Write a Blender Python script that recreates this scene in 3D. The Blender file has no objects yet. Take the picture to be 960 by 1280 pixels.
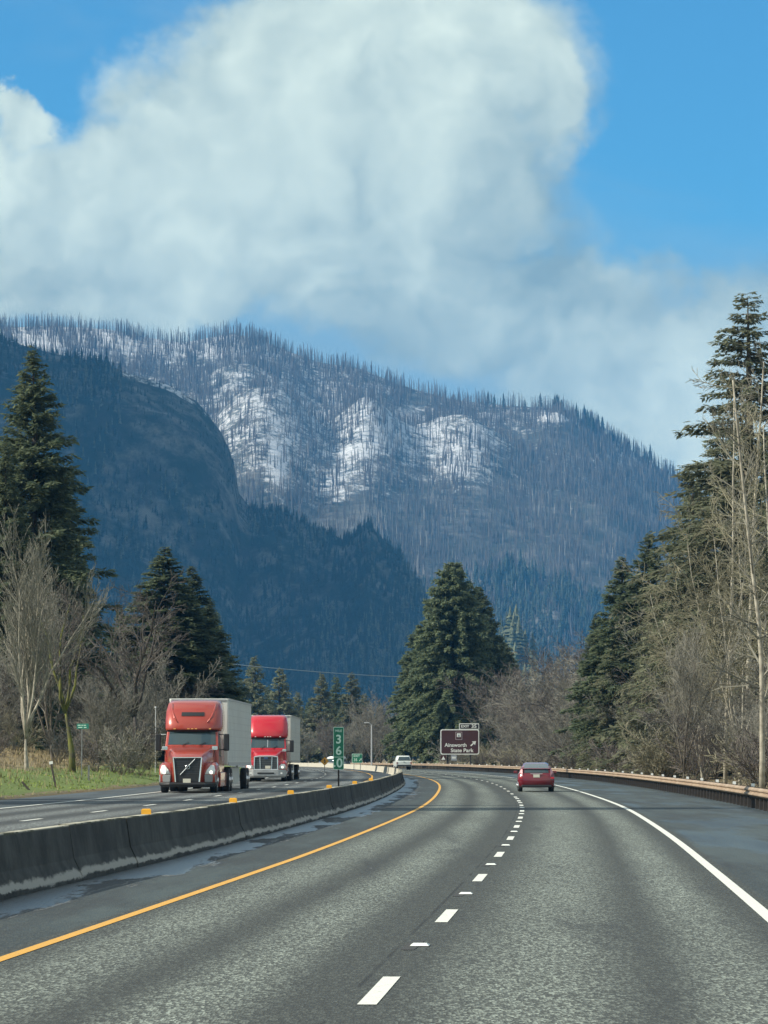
import bpy, math, random
import numpy as np
from mathutils import Vector, Matrix

C = bpy.context.scene
COL = C.collection
R = math.radians

# ------------------------------------------------------------------ camera
H_EYE = 1.75
PITCH = math.atan(310 / 4200)
cam = bpy.data.objects.new("camera", bpy.data.cameras.new("camera"))
COL.objects.link(cam)
cam.location = (0, 0, H_EYE)
cam.rotation_euler = (math.pi / 2 + PITCH, 0, 0)
cam.data.sensor_fit = 'VERTICAL'
cam.data.sensor_height = 36
cam.data.lens = 36 * 4200 / 1280
cam.data.clip_start = 0.5
cam.data.clip_end = 40000
C.camera = cam

# ------------------------------------------------------------------ sun, exposure
SUN_TO = Vector((-1.0, -0.25, 0.75)).normalized()
sun = bpy.data.objects.new("sun", bpy.data.lights.new("sun", 'SUN'))
COL.objects.link(sun)
sun.data.energy = 4.4
sun.data.angle = R(0.55)
sun.data.color = (1.0, 0.93, 0.80)
sun.rotation_euler = SUN_TO.to_track_quat('Z', 'Y').to_euler()
C.view_settings.view_transform = 'Standard'
C.view_settings.look = 'None'
C.view_settings.gamma = 1
C.view_settings.exposure = 0.70
C.render.engine = 'CYCLES'
C.cycles.max_bounces = 5
C.cycles.diffuse_bounces = 2
C.cycles.glossy_bounces = 2
C.cycles.transmission_bounces = 2
C.cycles.volume_bounces = 0
C.cycles.transparent_max_bounces = 8
C.cycles.use_denoising = True
C.cycles.use_adaptive_sampling = True
C.cycles.adaptive_threshold = 0.01

# ------------------------------------------------------------------ node helpers
class NT:
    def __init__(s, tree):
        s.t = tree; s.n = tree.nodes; s.l = tree.links
    def node(s, typ, **kw):
        n = s.n.new(typ)
        for k, v in kw.items():
            setattr(n, k, v)
        return n
    def put(s, sock, v):
        if v is None: return
        if hasattr(v, 'is_output'):
            s.l.new(v, sock)
        else:
            sock.default_value = v
    def math(s, op, a, b=None, c=None, clamp=False):
        n = s.node('ShaderNodeMath', operation=op, use_clamp=clamp)
        s.put(n.inputs[0], a); s.put(n.inputs[1], b); s.put(n.inputs[2], c)
        return n.outputs[0]
    def mix(s, f, a, b):
        n = s.node('ShaderNodeMix', data_type='RGBA')
        s.put(n.inputs[0], f)
        for sock, v in ((n.inputs[6], a), (n.inputs[7], b)):
            if isinstance(v, tuple): v = (v + (1,))[:4]
            s.put(sock, v)
        return n.outputs[2]
    def noise(s, vec, scale, detail=4, rough=0.55, dist=0.0):
        n = s.node('ShaderNodeTexNoise')
        s.put(n.inputs['Vector'], vec)
        n.inputs['Scale'].default_value = scale
        n.inputs['Detail'].default_value = detail
        n.inputs['Roughness'].default_value = rough
        n.inputs['Distortion'].default_value = dist
        return n.outputs['Fac']
    def ramp(s, f, lo, hi, smooth=True):
        n = s.node('ShaderNodeMapRange', interpolation_type='SMOOTHSTEP' if smooth else 'LINEAR')
        s.put(n.inputs[0], f); s.put(n.inputs[1], lo); s.put(n.inputs[2], hi)
        return n.outputs[0]
    def scale(s, vec, x, y, z, loc=(0, 0, 0)):
        n = s.node('ShaderNodeMapping')
        s.put(n.inputs[0], vec)
        n.inputs['Location'].default_value = loc
        n.inputs['Scale'].default_value = (x, y, z)
        return n.outputs[0]
    def combine(s, x, y, z):
        n = s.node('ShaderNodeCombineXYZ')
        s.put(n.inputs[0], x); s.put(n.inputs[1], y); s.put(n.inputs[2], z)
        return n.outputs[0]

# ------------------------------------------------------------------ world: Nishita sky with clouds
world = bpy.data.worlds.new("World")
C.world = world
world.use_nodes = True
w = NT(world.node_tree)
w.n.clear()
out = w.node('ShaderNodeOutputWorld')
bg = w.node('ShaderNodeBackground')
bg.inputs['Strength'].default_value = 0.08
w.l.new(bg.outputs[0], out.inputs['Surface'])
sky = w.node('ShaderNodeTexSky', sky_type='NISHITA')
sky.sun_disc = False
sky.sun_elevation = math.asin(SUN_TO.z)
sky.sun_rotation = math.atan2(SUN_TO.x, SUN_TO.y)
sky.altitude = 200
sky.air_density = 1.0
sky.dust_density = 0.3
sky.ozone_density = 2.0
tc = w.node('ShaderNodeTexCoord')
sep = w.node('ShaderNodeSeparateXYZ')
w.l.new(tc.outputs['Generated'], sep.inputs[0])
dy = w.math('MAXIMUM', sep.outputs[1], 0.12)
K = 4200 / 960.0
u = w.math('MULTIPLY', w.math('DIVIDE', sep.outputs[0], dy), K)      # bearing and height of the sky, one unit = about 13 degrees
v = w.math('MULTIPLY', w.math('DIVIDE', sep.outputs[2], dy), K)
# tiny warp so that cloud outlines billow
uv = w.combine(u, v, 0.0)
wn = w.node('ShaderNodeTexNoise'); w.l.new(uv, wn.inputs['Vector'])
wn.inputs['Scale'].default_value = 4.2; wn.inputs['Detail'].default_value = 7; wn.inputs['Roughness'].default_value = 0.56
wsub = w.node('ShaderNodeVectorMath', operation='SUBTRACT'); w.l.new(wn.outputs['Color'], wsub.inputs[0]); wsub.inputs[1].default_value = (0.5, 0.5, 0.5)
wsc = w.node('ShaderNodeVectorMath', operation='SCALE'); w.l.new(wsub.outputs[0], wsc.inputs[0]); wsc.inputs['Scale'].default_value = 0.27
wad = w.node('ShaderNodeVectorMath', operation='ADD'); w.l.new(uv, wad.inputs[0]); w.l.new(wsc.outputs[0], wad.inputs[1])
ws = w.node('ShaderNodeSeparateXYZ'); w.l.new(wad.outputs[0], ws.inputs[0])
def bx(px): return (px - 480) / 960.0
def by(py): return (950 - py) / 960.0
CLOUDS = [  # cx, cy, rx, ry of the cumulus masses (sky bearings)
    (390, 120, 260, 170), (560, 70, 200, 160), (680, 120, 70, 120), (180, 240, 280, 110), (20, 250, 220, 130),
    (460, 270, 290, 110), (600, 200, 110, 110), (760, 350, 110, 80), (680, 370, 160, 100), (820, 420, 130, 90), (880, 390, 90, 60), (930, 480, 130, 150), (760, 480, 160, 120),
    (560, 380, 240, 90), (100, 350, 330, 60), (40, 130, 60, 30),
]
field = None
for cx, cy, rx, ry in CLOUDS:
    dx = w.math('DIVIDE', w.math('SUBTRACT', ws.outputs[0], bx(cx)), rx / 960.0)
    dz = w.math('DIVIDE', w.math('SUBTRACT', ws.outputs[1], by(cy)), ry / 960.0)
    q = w.math('SUBTRACT', 1.0, w.math('ADD', w.math('MULTIPLY', dx, dx), w.math('MULTIPLY', dz, dz)))
    field = q if field is None else w.math('SMOOTH_MAX', field, q, 0.25)
fn = w.noise(uv, 9.0, 8, 0.6)
field2 = w.math('ADD', field, w.math('MULTIPLY', w.math('SUBTRACT', fn, 0.5), 1.15))
field2 = w.math('ADD', field2, w.math('MULTIPLY', w.math('SUBTRACT', w.noise(uv, 30.0, 5, 0.6), 0.5), 0.4))
dens = w.ramp(field2, w.math('ADD', -0.24, w.math('MULTIPLY', w.ramp(u, bx(600), bx(720)), -0.12)), w.math('ADD', 0.5, w.math('MULTIPLY', w.ramp(u, bx(560), bx(720)), 0.22)))
# generic cloud cover added outside the view for its ambient light, mixed in below
def billow(dx, dz):
    c = w.scale(wad.outputs[0], 1, 1.1, 1, (dx, dz, 0))
    tot = None
    for sc, am in ((3.2, 1.0), (7.0, 0.5), (15.0, 0.22), (33.0, 0.09)):
        n_ = w.math('MULTIPLY', w.math('ABSOLUTE', w.math('SUBTRACT', w.noise(c, sc, 2, 0.5), 0.5)), am * 2)
        tot = n_ if tot is None else w.math('ADD', tot, n_)
    return tot
b0 = billow(0.31, 0.17); b1 = billow(0.31 - 0.035, 0.17 + 0.022)
relief = w.math('MULTIPLY', w.math('SUBTRACT', b0, b1), 0.8)
low = w.ramp(v, by(400), by(80))
lum = w.math('ADD', w.math('ADD', 0.46, w.math('MULTIPLY', low, 0.24)), relief)
lum = w.math('ADD', lum, w.math('MULTIPLY', w.math('SUBTRACT', w.noise(w.scale(uv, 1, 1, 1, (3, 1, 0)), 2.6, 5, 0.5), 0.5), 0.95))
core = w.ramp(field, 0.05, 0.9)
lum = w.math('ADD', lum, w.math('MULTIPLY', w.math('SUBTRACT', core, 0.5), 0.22))
lum = w.math('SUBTRACT', lum, w.math('MULTIPLY', w.ramp(u, bx(430), bx(760)), 0.16))
lum = w.math('ADD', lum, w.math('MULTIPLY', w.math('MULTIPLY', w.ramp(u, bx(700), bx(900)), w.math('SUBTRACT', 1.0, w.ramp(v, by(600), by(360)))), 0.6), clamp=True)
for cx, cy, rx, ry, am in ((650, 220, 110, 150, .34), (700, 350, 130, 70, .30), (520, 420, 160, 60, .28), (90, 345, 130, 40, .22), (230, 60, 70, 60, .12), (800, 440, 50, 60, .10), (330, 240, 120, 40, .14)):
    dx = w.math('DIVIDE', w.math('SUBTRACT', ws.outputs[0], bx(cx)), rx / 960.0); dz = w.math('DIVIDE', w.math('SUBTRACT', ws.outputs[1], by(cy)), ry / 960.0)
    q = w.math('SUBTRACT', 1.0, w.math('ADD', w.math('MULTIPLY', dx, dx), w.math('MULTIPLY', dz, dz)), clamp=True)
    lum = w.math('SUBTRACT', lum, w.math('MULTIPLY', q, am), clamp=True)
ccol = w.mix(lum, (2.55, 3.45, 3.45), (7.3, 8.15, 6.9))
# thin high veil
veil = w.math('MULTIPLY', w.ramp(w.noise(w.scale(uv, 0.7, 1.6, 1, (5, 2, 0)), 2.0, 8, 0.6, 0.4), 0.48, 0.8), 0.35)
skyt = w.node('ShaderNodeMix', data_type='RGBA', blend_type='MULTIPLY')
skyt.inputs[0].default_value = 1.0
w.l.new(sky.outputs[0], skyt.inputs[6]); skyt.inputs[7].default_value = (0.33, 0.86, 1.10, 1)
skyv = w.mix(veil, skyt.outputs[2], (3.4, 4.5, 5.0))
lowsky = w.mix(w.math('MULTIPLY', w.math('SUBTRACT', 1.0, w.ramp(v, by(450), by(250))), w.math('SUBTRACT', 0.85, w.math('MULTIPLY', w.ramp(u, bx(860), bx(1000)), 0.0))), skyv, (2.7, 3.9, 4.5))
infr = w.math('MULTIPLY', w.ramp(sep.outputs[1], 0.3, 0.55), w.math('MULTIPLY', w.math('SUBTRACT', 1.0, w.ramp(w.math('ABSOLUTE', u), 0.6, 1.0)), w.math('SUBTRACT', 1.0, w.ramp(v, 1.0, 1.5))))
fill_cloud = w.ramp(w.noise(tc.outputs['Generated'], 2.6, 7, 0.6), 0.36, 0.54)  # unseen bright cloud, added to lift and neutralise the ambient light
fill_cloud = w.math('MULTIPLY', fill_cloud, w.math('SUBTRACT', 1.0, infr))
body = w.mix(w.math('MULTIPLY', dens, 0.97), lowsky, ccol)
final = w.mix(w.math('MULTIPLY', fill_cloud, 0.9), body, (6.4, 6.8, 6.2))
w.l.new(final, bg.inputs['Color'])

# ------------------------------------------------------------------ materials
MATS = {}
def mat(name, col, rough=0.6, metal=0.0, var=0.0, scale=3.0, spec=0.5, coat=0.0, col2=None, bump=0.0, bscale=20.0, emit=0.0, detail=5):
    if name in MATS: return MATS[name]
    m = bpy.data.materials.new(name); m.use_nodes = True
    t = NT(m.node_tree); p = t.n['Principled BSDF']
    p.inputs['Roughness'].default_value = rough
    p.inputs['Metallic'].default_value = metal
    p.inputs['Specular IOR Level'].default_value = spec
    p.inputs['Coat Weight'].default_value = coat
    p.inputs['Coat Roughness'].default_value = 0.06
    co = t.node('ShaderNodeTexCoord').outputs['Object']
    if var or col2:
        a = tuple(c * (1 - var) for c in col); b = col2 or tuple(min(1, c * (1 + var)) for c in col)
        t.l.new(t.mix(t.ramp(t.noise(co, scale, detail), 0.3, 0.7), a, b), p.inputs['Base Color'])
    else:
        p.inputs['Base Color'].default_value = col + (1,)
    if bump:
        b = t.node('ShaderNodeBump'); b.inputs['Strength'].default_value = bump
        t.l.new(t.noise(co, bscale, 4), b.inputs['Height']); t.l.new(b.outputs[0], p.inputs['Normal'])
    if emit:
        p.inputs['Emission Color'].default_value = col + (1,); p.inputs['Emission Strength'].default_value = emit
    MATS[name] = m
    return m

def leaf_mat(name, a, b, c=None, rough=0.75, trans=0.0):
    """foliage or twig colour that varies from spray to spray and from clump to clump"""
    if name in MATS: return MATS[name]
    m = bpy.data.materials.new(name); m.use_nodes = True
    t = NT(m.node_tree); p = t.n['Principled BSDF']
    g = t.node('ShaderNodeNewGeometry'); co = t.node('ShaderNodeTexCoord').outputs['Object']
    oi = t.node('ShaderNodeObjectInfo')
    k = t.mix(g.outputs['Random Per Island'], a, b)
    k = t.mix(t.math('MULTIPLY', t.ramp(t.noise(co, 0.45, 3), 0.42, 0.72), 0.75 if c else 0.0), k, c or a)
    hs = t.node('ShaderNodeHueSaturation')
    t.l.new(k, hs.inputs['Color'])
    t.put(hs.inputs['Value'], t.math('ADD', 0.8, t.math('MULTIPLY', oi.outputs['Random'], 0.4)))
    t.l.new(hs.outputs[0], p.inputs['Base Color'])
    p.inputs['Roughness'].default_value = rough
    p.inputs['Specular IOR Level'].default_value = 0.25
    if trans:
        tl = t.node('ShaderNodeBsdfTranslucent'); t.l.new(hs.outputs[0], tl.inputs['Color'])
        mx = t.node('ShaderNodeMixShader'); mx.inputs[0].default_value = trans
        t.l.new(p.outputs[0], mx.inputs[1]); t.l.new(tl.outputs[0], mx.inputs[2])
        t.l.new(mx.outputs[0], t.n['Material Output'].inputs['Surface'])
    MATS[name] = m
    return m

# ------------------------------------------------------------------ mesh helpers
class MB:
    def __init__(s): s.v = []; s.f = []; s.n = 0
    def add(s, v, f):
        v = np.asarray(v, float).reshape(-1, 3)
        s.v.append(v); off = s.n
        s.f.extend([tuple(int(i) + off for i in q) for q in f]); s.n += len(v)
    def box(s, c, d, rz=0.0, rx=0.0, ry=0.0):
        x, y, z = [q / 2 for q in d]
        P = np.array([(-x, -y, -z), (x, -y, -z), (x, y, -z), (-x, y, -z), (-x, -y, z), (x, -y, z), (x, y, z), (-x, y, z)])
        if rz or rx or ry:
            M = np.array(Matrix.Rotation(rz, 3, 'Z') @ Matrix.Rotation(ry, 3, 'Y') @ Matrix.Rotation(rx, 3, 'X'))
            P = P @ M.T
        s.add(P + np.array(c), [(0, 3, 2, 1), (4, 5, 6, 7), (0, 1, 5, 4), (1, 2, 6, 5), (2, 3, 7, 6), (3, 0, 4, 7)])
    def loft(s, secs, caps=True, closed=True):
        n = len(secs[0]); V = np.concatenate([np.asarray(q, float) for q in secs]); F = []
        for i in range(len(secs) - 1):
            for j in range(n if closed else n - 1):
                a = i * n + j; b = i * n + (j + 1) % n
                F.append((a, b, b + n, a + n))
        if caps and closed:
            F.append(tuple(range(n))[::-1]); F.append(tuple(range((len(secs) - 1) * n, len(secs) * n)))
        s.add(V, F)
    def tube(s, pts, rad, k=4, cap=True):
        pts = np.asarray(pts, float); m = len(pts)
        rad = np.full(m, rad) if np.isscalar(rad) else np.asarray(rad, float)
        d = np.gradient(pts, axis=0); d /= np.linalg.norm(d, axis=1)[:, None] + 1e-9
        ref = np.array((0.0, 0.0, 1.0)) if abs(d[0, 2]) < 0.9 else np.array((1.0, 0.0, 0.0))
        a = np.cross(d, ref); a /= np.linalg.norm(a, axis=1)[:, None] + 1e-9
        b = np.cross(d, a)
        an = np.arange(k) * 2 * math.pi / k
        V = pts[:, None, :] + rad[:, None, None] * (np.cos(an)[None, :, None] * a[:, None, :] + np.sin(an)[None, :, None] * b[:, None, :])
        s.loft(list(V), caps=cap)
    def lathe_x(s, c, prof, k=20):
        """profile (x, r) turned about the X axis"""
        secs = [[(c[0] + x, c[1] + r * math.cos(t), c[2] + r * math.sin(t)) for t in np.arange(k) * 2 * math.pi / k] for x, r in prof]
        s.loft(secs)
    def mesh(s, name, material=None, smooth=False):
        me = bpy.data.meshes.new(name)
        V = np.concatenate(s.v) if s.v else np.zeros((0, 3))
        me.from_pydata(V.tolist(), [], s.f)
        if material: me.materials.append(material)
        if smooth: me.polygons.foreach_set('use_smooth', [True] * len(me.polygons))
        me.update()
        return me
    def obj(s, name, material=None, parent=None, smooth=False, bevel=0.0, **tags):
        return link(name, s.mesh(name, material, smooth), parent, bevel, **tags)

def raw_mesh(name, V, F, material=None, smooth=False):
    """fast mesh from numpy arrays, all faces with the same corner count"""
    me = bpy.data.meshes.new(name)
    V = np.asarray(V, np.float32); F = np.asarray(F, np.int32)
    k = F.shape[1]
    me.vertices.add(len(V)); me.vertices.foreach_set('co', V.ravel())
    me.loops.add(F.size); me.loops.foreach_set('vertex_index', F.ravel())
    me.polygons.add(len(F)); me.polygons.foreach_set('loop_start', np.arange(0, F.size, k, dtype=np.int32))
    if smooth: me.polygons.foreach_set('use_smooth', np.ones(len(F), bool))
    me.update(calc_edges=True); me.validate()
    if material: me.materials.append(material)
    return me

def tag(o, label=None, cat=None, group=None, kind=None):
    if label: o['label'] = label
    if cat: o['category'] = cat
    if group: o['group'] = group
    if kind: o['kind'] = kind
    return o
def link(name, me, parent=None, bevel=0.0, **t):
    o = bpy.data.objects.new(name, me); COL.objects.link(o)
    if parent: o.parent = parent
    if bevel:
        b = o.modifiers.new('bevel', 'BEVEL'); b.width = bevel; b.segments = 2; b.limit_method = 'ANGLE'; b.angle_limit = R(40)
    return tag(o, **t)
def empty(name, loc, rz=0.0, **t):
    o = bpy.data.objects.new(name, None); COL.objects.link(o)
    o.location = loc; o.rotation_euler = (0, 0, rz)
    return tag(o, **t)

# ------------------------------------------------------------------ the road's course
YS = np.arange(-60.0, 9000.0, 1.0)
def _course():
    m = np.interp(YS, [-60, 30, 60, 81, 105, 118, 130, 142, 154, 178, 200, 215, 240, 760, 9000],
                  [.0635, .0605, .0575, .0505, .046, .039, .032, .0287, .025, .021, .0155, .0095, 0, -.213, -.213])
    x = np.cumsum(m); x += -0.03 - np.interp(25.8, YS, x)
    return x, m
XC, MC = _course()
def xc(Y): return np.interp(Y, YS, XC)
def slope(Y): return np.interp(Y, YS, MC)
def z0(Y): return np.interp(Y, [-60, 60, 450, 700, 9000], [0, 0, 0.53, 0.6, 0.6])
def road_pt(Y, o, dz=0.0):
    """the point o metres to the right of the broken lane line, level with distance Y"""
    m = slope(Y); L = math.sqrt(1 + m * m)
    return np.array((xc(Y) + o / L, Y - o * m / L, z0(Y) + dz))
GO = [-9000, -300, -60, -34, -24, -21, -18.6, -18.4, -6.3, -6.2, 9.0, 10, 14, 40, 300, 9000]
GZ = [4.0, 4.0, 3.0, 2.3, 1.0, 0.6, 0.32, 0.10, 0.10, -0.12, -0.12, 0.0, 0.05, 0.6, 2.0, 2.0]
def gz(X, Y):
    o = X - xc(Y)
    return float(z0(Y) + np.interp(o, GO, GZ))
def bearing(px, Y): return (px - 480) / 4200.0 * Y
def height_at(py, Y): return H_EYE + (950 - py) / 4200.0 * Y

# ------------------------------------------------------------------ ground
def build_ground():
    m = bpy.data.materials.new('valley_soil_and_turf'); m.use_nodes = True
    t = NT(m.node_tree); p = t.n['Principled BSDF']
    co = t.node('ShaderNodeTexCoord').outputs['Object']
    n1 = t.noise(co, 0.09, 6, 0.65); n2 = t.noise(co, 1.4, 5, 0.7)
    grass = t.mix(n2, (0.06, 0.10, 0.018), (0.16, 0.21, 0.045))
    dead = t.mix(n2, (0.12, 0.09, 0.05), (0.30, 0.24, 0.13))
    at = t.node('ShaderNodeAttribute'); at.attribute_name = 'dry'
    f = t.ramp(t.math('ADD', at.outputs['Fac'], t.math('MULTIPLY', t.math('SUBTRACT', n1, 0.5), 1.1)), 0.35, 0.65)
    t.l.new(t.mix(f, grass, dead), p.inputs['Base Color'])
    p.inputs['Roughness'].default_value = 0.95
    b = t.node('ShaderNodeBump'); b.inputs['Strength'].default_value = 0.8; b.inputs['Distance'].default_value = 0.15
    t.l.new(t.noise(co, 3.5, 6, 0.7), b.inputs['Height']); t.l.new(b.outputs[0], p.inputs['Normal'])
    O = np.array(GO[:1] + [-3000, -1000] + GO[1:3] + [-50, -42] + [GO[3]] + [-31, -28, -26] + GO[4:6] + [-20, -19.2] + GO[6:13] + [18, 24, 30] + GO[13:14] + [60, 120] + GO[14:15] + [1000, 3000] + GO[15:], float)
    Y = np.concatenate([np.arange(-60, 600, 3.0), np.arange(600, 1200, 40.0), np.arange(1200, 9001, 300.0)])
    rng = np.random.default_rng(3)
    V = np.zeros((len(Y), len(O), 3)); dry = np.zeros((len(Y), len(O)))
    for i, y in enumerate(Y):
        V[i, :, 0] = xc(y) + O; V[i, :, 1] = y
        V[i, :, 2] = z0(y) + np.interp(O, GO, GZ)
        w_ = ((O < -19) | (O > 11)) & (np.abs(O) < 200)
        V[i, w_, 2] += rng.normal(0, 0.05, w_.sum())
        dry[i] = np.where(O < -19, np.interp(-O, [19, 23, 27, 40], [0.05, 0.15, 0.8, 0.9]), 0.9)
    nO = len(O)
    idx = np.arange(len(Y) * nO).reshape(len(Y), nO)
    F = np.stack([idx[:-1, :-1], idx[:-1, 1:], idx[1:, 1:], idx[1:, :-1]], -1).reshape(-1, 4)
    me = raw_mesh('ground', V.reshape(-1, 3), F, m, True)
    a = me.attributes.new('dry', 'FLOAT', 'POINT'); a.data.foreach_set('value', dry.ravel().astype(np.float32))
    link('ground', me, kind='structure')
build_ground()

def strip_mesh(name, Y, offs, dz, material, parent=None, uv=True, **t):
    """a sheet that follows the road: offs = offsets across, dz = heights across"""
    offs = list(offs); dz = list(dz) if hasattr(dz, '__len__') else [dz] * len(offs)
    V = np.array([[road_pt(y, o, h) for o, h in zip(offs, dz)] for y in Y])
    n = len(offs); idx = np.arange(len(Y) * n).reshape(len(Y), n)
    F = np.stack([idx[:-1, :-1], idx[:-1, 1:], idx[1:, 1:], idx[1:, :-1]], -1).reshape(-1, 4)
    me = raw_mesh(name, V.reshape(-1, 3), F, material, True)
    if uv:
        l = me.uv_layers.new(name='road'); k = np.empty(len(me.loops), np.int32); me.loops.foreach_get('vertex_index', k)
        U = np.stack([np.tile(np.array(offs), len(Y)), np.repeat(np.array(Y), n)], -1)[k]
        l.data.foreach_set('uv', U.astype(np.float32).ravel())
    return link(name, me, parent, **t)

def asphalt(name, tracks, base, wet=None, shoulder=()):
    m = bpy.data.materials.new(name); m.use_nodes = True
    t = NT(m.node_tree); p = t.n['Principled BSDF']
    uvn = t.node('ShaderNodeUVMap'); uvn.uv_map = 'road'
    s = t.node('ShaderNodeSeparateXYZ'); t.l.new(uvn.outputs[0], s.inputs[0])
    o, y = s.outputs[0], s.outputs[1]
    co = t.node('ShaderNodeTexCoord').outputs['Object']
    wob = t.math('MULTIPLY', t.math('SUBTRACT', t.noise(t.scale(co, 0.3, 0.05, 1), 1.0, 3), 0.5), 0.3)
    oo = t.math('ADD', o, wob)
    tr = None
    for c, wd in tracks:
        d = t.math('ABSOLUTE', t.math('SUBTRACT', oo, c))
        g = t.math('SUBTRACT', 1.0, t.ramp(d, wd * 0.1, wd * 1.15))
        tr = g if tr is None else t.math('MAXIMUM', tr, g)
    v1 = t.node('ShaderNodeTexVoronoi'); t.l.new(t.scale(co, 1, 0.22, 1), v1.inputs['Vector']); v1.inputs['Scale'].default_value = 48
    sepc = t.node('ShaderNodeSeparateColor'); t.l.new(v1.outputs['Color'], sepc.inputs[0])
    grain = t.math('POWER', sepc.outputs[0], 2.2)
    g2 = t.noise(co, 9.0, 6, 0.8)
    light = t.mix(grain, tuple(c * 0.70 for c in base), tuple(min(1, c * 4.8) for c in base))
    dark = t.mix(grain, tuple(c * 0.30 for c in base), tuple(c * 0.95 for c in base))
    patch = t.ramp(t.noise(t.scale(co, 0.35, 0.05, 1), 1.0, 5, 0.6), 0.35, 0.7)
    k = t.mix(t.math('MULTIPLY', tr, t.math('ADD', 0.65, t.math('MULTIPLY', patch, 0.35))), dark, light)
    k = t.mix(t.math('MULTIPLY', t.math('SUBTRACT', g2, 0.3, clamp=True), 0.7), k, tuple(c * 0.35 for c in base))
    rough = 0.8
    seam = t.math('SUBTRACT', 1.0, t.ramp(t.math('ABSOLUTE', t.math('ADD', o, t.math('ADD', 0.19, t.math('MULTIPLY', wob, 0.06)))), 0.008, 0.03))
    k = t.mix(t.math('MULTIPLY', seam, t.ramp(t.noise(t.scale(co, 0.6, 0.35, 1), 1.0, 4), 0.42, 0.55)), k, tuple(c * 0.15 for c in base))
    for lo, hi in shoulder:                       # smoother, darker and bluer paving outside the edge lines
        a = t.math('MULTIPLY', t.ramp(o, lo, lo + 0.12), t.math('SUBTRACT', 1.0, t.ramp(o, hi - 0.12, hi)))
        sn = t.noise(t.scale(co, 0.5, 0.07, 1), 1.0, 6, 0.65)
        sc = t.mix(t.ramp(sn, 0.4, 0.62), tuple(c * f for c, f in zip(base, (0.20, 0.28, 0.37))), tuple(c * f for c, f in zip(base, (0.50, 0.66, 0.82))))
        sc = t.mix(t.math('MULTIPLY', grain, 0.5), sc, tuple(c * 1.1 for c in base))
        k = t.mix(a, k, sc)
    if wet:
        lo, hi = wet
        wn_ = t.noise(t.scale(co, 1.1, 0.10, 1), 1.0, 6, 0.62, 0.3)
        edge = t.math('ADD', t.ramp(o, lo - 0.1, hi), t.math('MULTIPLY', t.math('SUBTRACT', wn_, 0.5), 1.7))
        a = t.math('MULTIPLY', t.math('SUBTRACT', 1.0, t.ramp(t.math('ADD', edge, t.math('MULTIPLY', t.math('SUBTRACT', t.noise(t.scale(co, 0.8, 0.16, 1, (7, 3, 0)), 1.0, 5, 0.6), 0.42), 2.2)), 0.58, 0.74)), t.math('SUBTRACT', t.ramp(o, -6.4, -6.3), t.ramp(o, -4.3, -3.9)), clamp=True)
        a2 = t.math('SUBTRACT', 1.0, t.ramp(edge, 0.5, 0.95))
        k = t.mix(t.math('MULTIPLY', a2, 0.7), k, (0.012, 0.014, 0.016))
        k = t.mix(t.math('MULTIPLY', t.math('MULTIPLY', t.ramp(edge, 0.56, 0.59), t.math('SUBTRACT', 1.0, t.ramp(edge, 0.59, 0.64))), 0.35), k, (0.25, 0.26, 0.25))
        rough = t.math('SUBTRACT', t.math('SUBTRACT', 0.8, t.math('MULTIPLY', a, 0.52)), t.math('MULTIPLY', t.math('MULTIPLY', t.ramp(o, 3.8, 4.0), t.ramp(t.noise(t.scale(co, 0.45, 0.06, 1), 1.0, 5), 0.45, 0.6)), 0.36))
        # rumble strip: a row of milled grooves
        ru = t.math('MULTIPLY', t.ramp(o, -4.6, -4.55), t.math('SUBTRACT', 1.0, t.ramp(o, -4.25, -4.2)))
        gr = t.ramp(t.math('SINE', t.math('MULTIPLY', y, 2 * math.pi / 0.3)), 0.2, 0.7)
        k = t.mix(t.math('MULTIPLY', t.math('MULTIPLY', ru, gr), 0.55), k, (0.015, 0.016, 0.018))
    t.l.new(k, p.inputs['Base Color'])
    t.put(p.inputs['Roughness'], rough)
    b = t.node('ShaderNodeBump'); b.inputs['Strength'].default_value = 0.55; b.inputs['Distance'].default_value = 0.012
    t.l.new(v1.outputs['Distance'], b.inputs['Height']); t.l.new(b.outputs[0], p.inputs['Normal'])
    return m

YR = np.concatenate([np.arange(-30, 300, 2.0), np.arange(300, 700, 4.0)])
ASPH = asphalt('worn_asphalt', [(-2.8, 0.75), (-1.25, 0.62), (1.15, 0.95), (2.75, 0.55)], (0.076, 0.086, 0.073), wet=(-6.0, -4.0), shoulder=((-6.4, -3.72), (3.75, 9.5)))
ASPH2 = asphalt('older_asphalt', [(-14.4, 0.7), (-12.6, 0.7), (-10.8, 0.7), (-9.0, 0.7)], (0.075, 0.082, 0.078), shoulder=((-19, -15.4), (-8.0, -6.0)))
strip_mesh('westbound_road', YR, [-6.12, -4.2, -2.0, 0, 2, 4, 6, 8.6, 9.2], [0, 0, 0, 0, 0, 0, 0, 0, -0.3], ASPH, kind='structure')
strip_mesh('eastbound_road', YR, [-18.5, -18.3, -15, -12, -9, -6.32], [0.05, 0.27, 0.27, 0.27, 0.27, 0.27], ASPH2, kind='structure')

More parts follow.
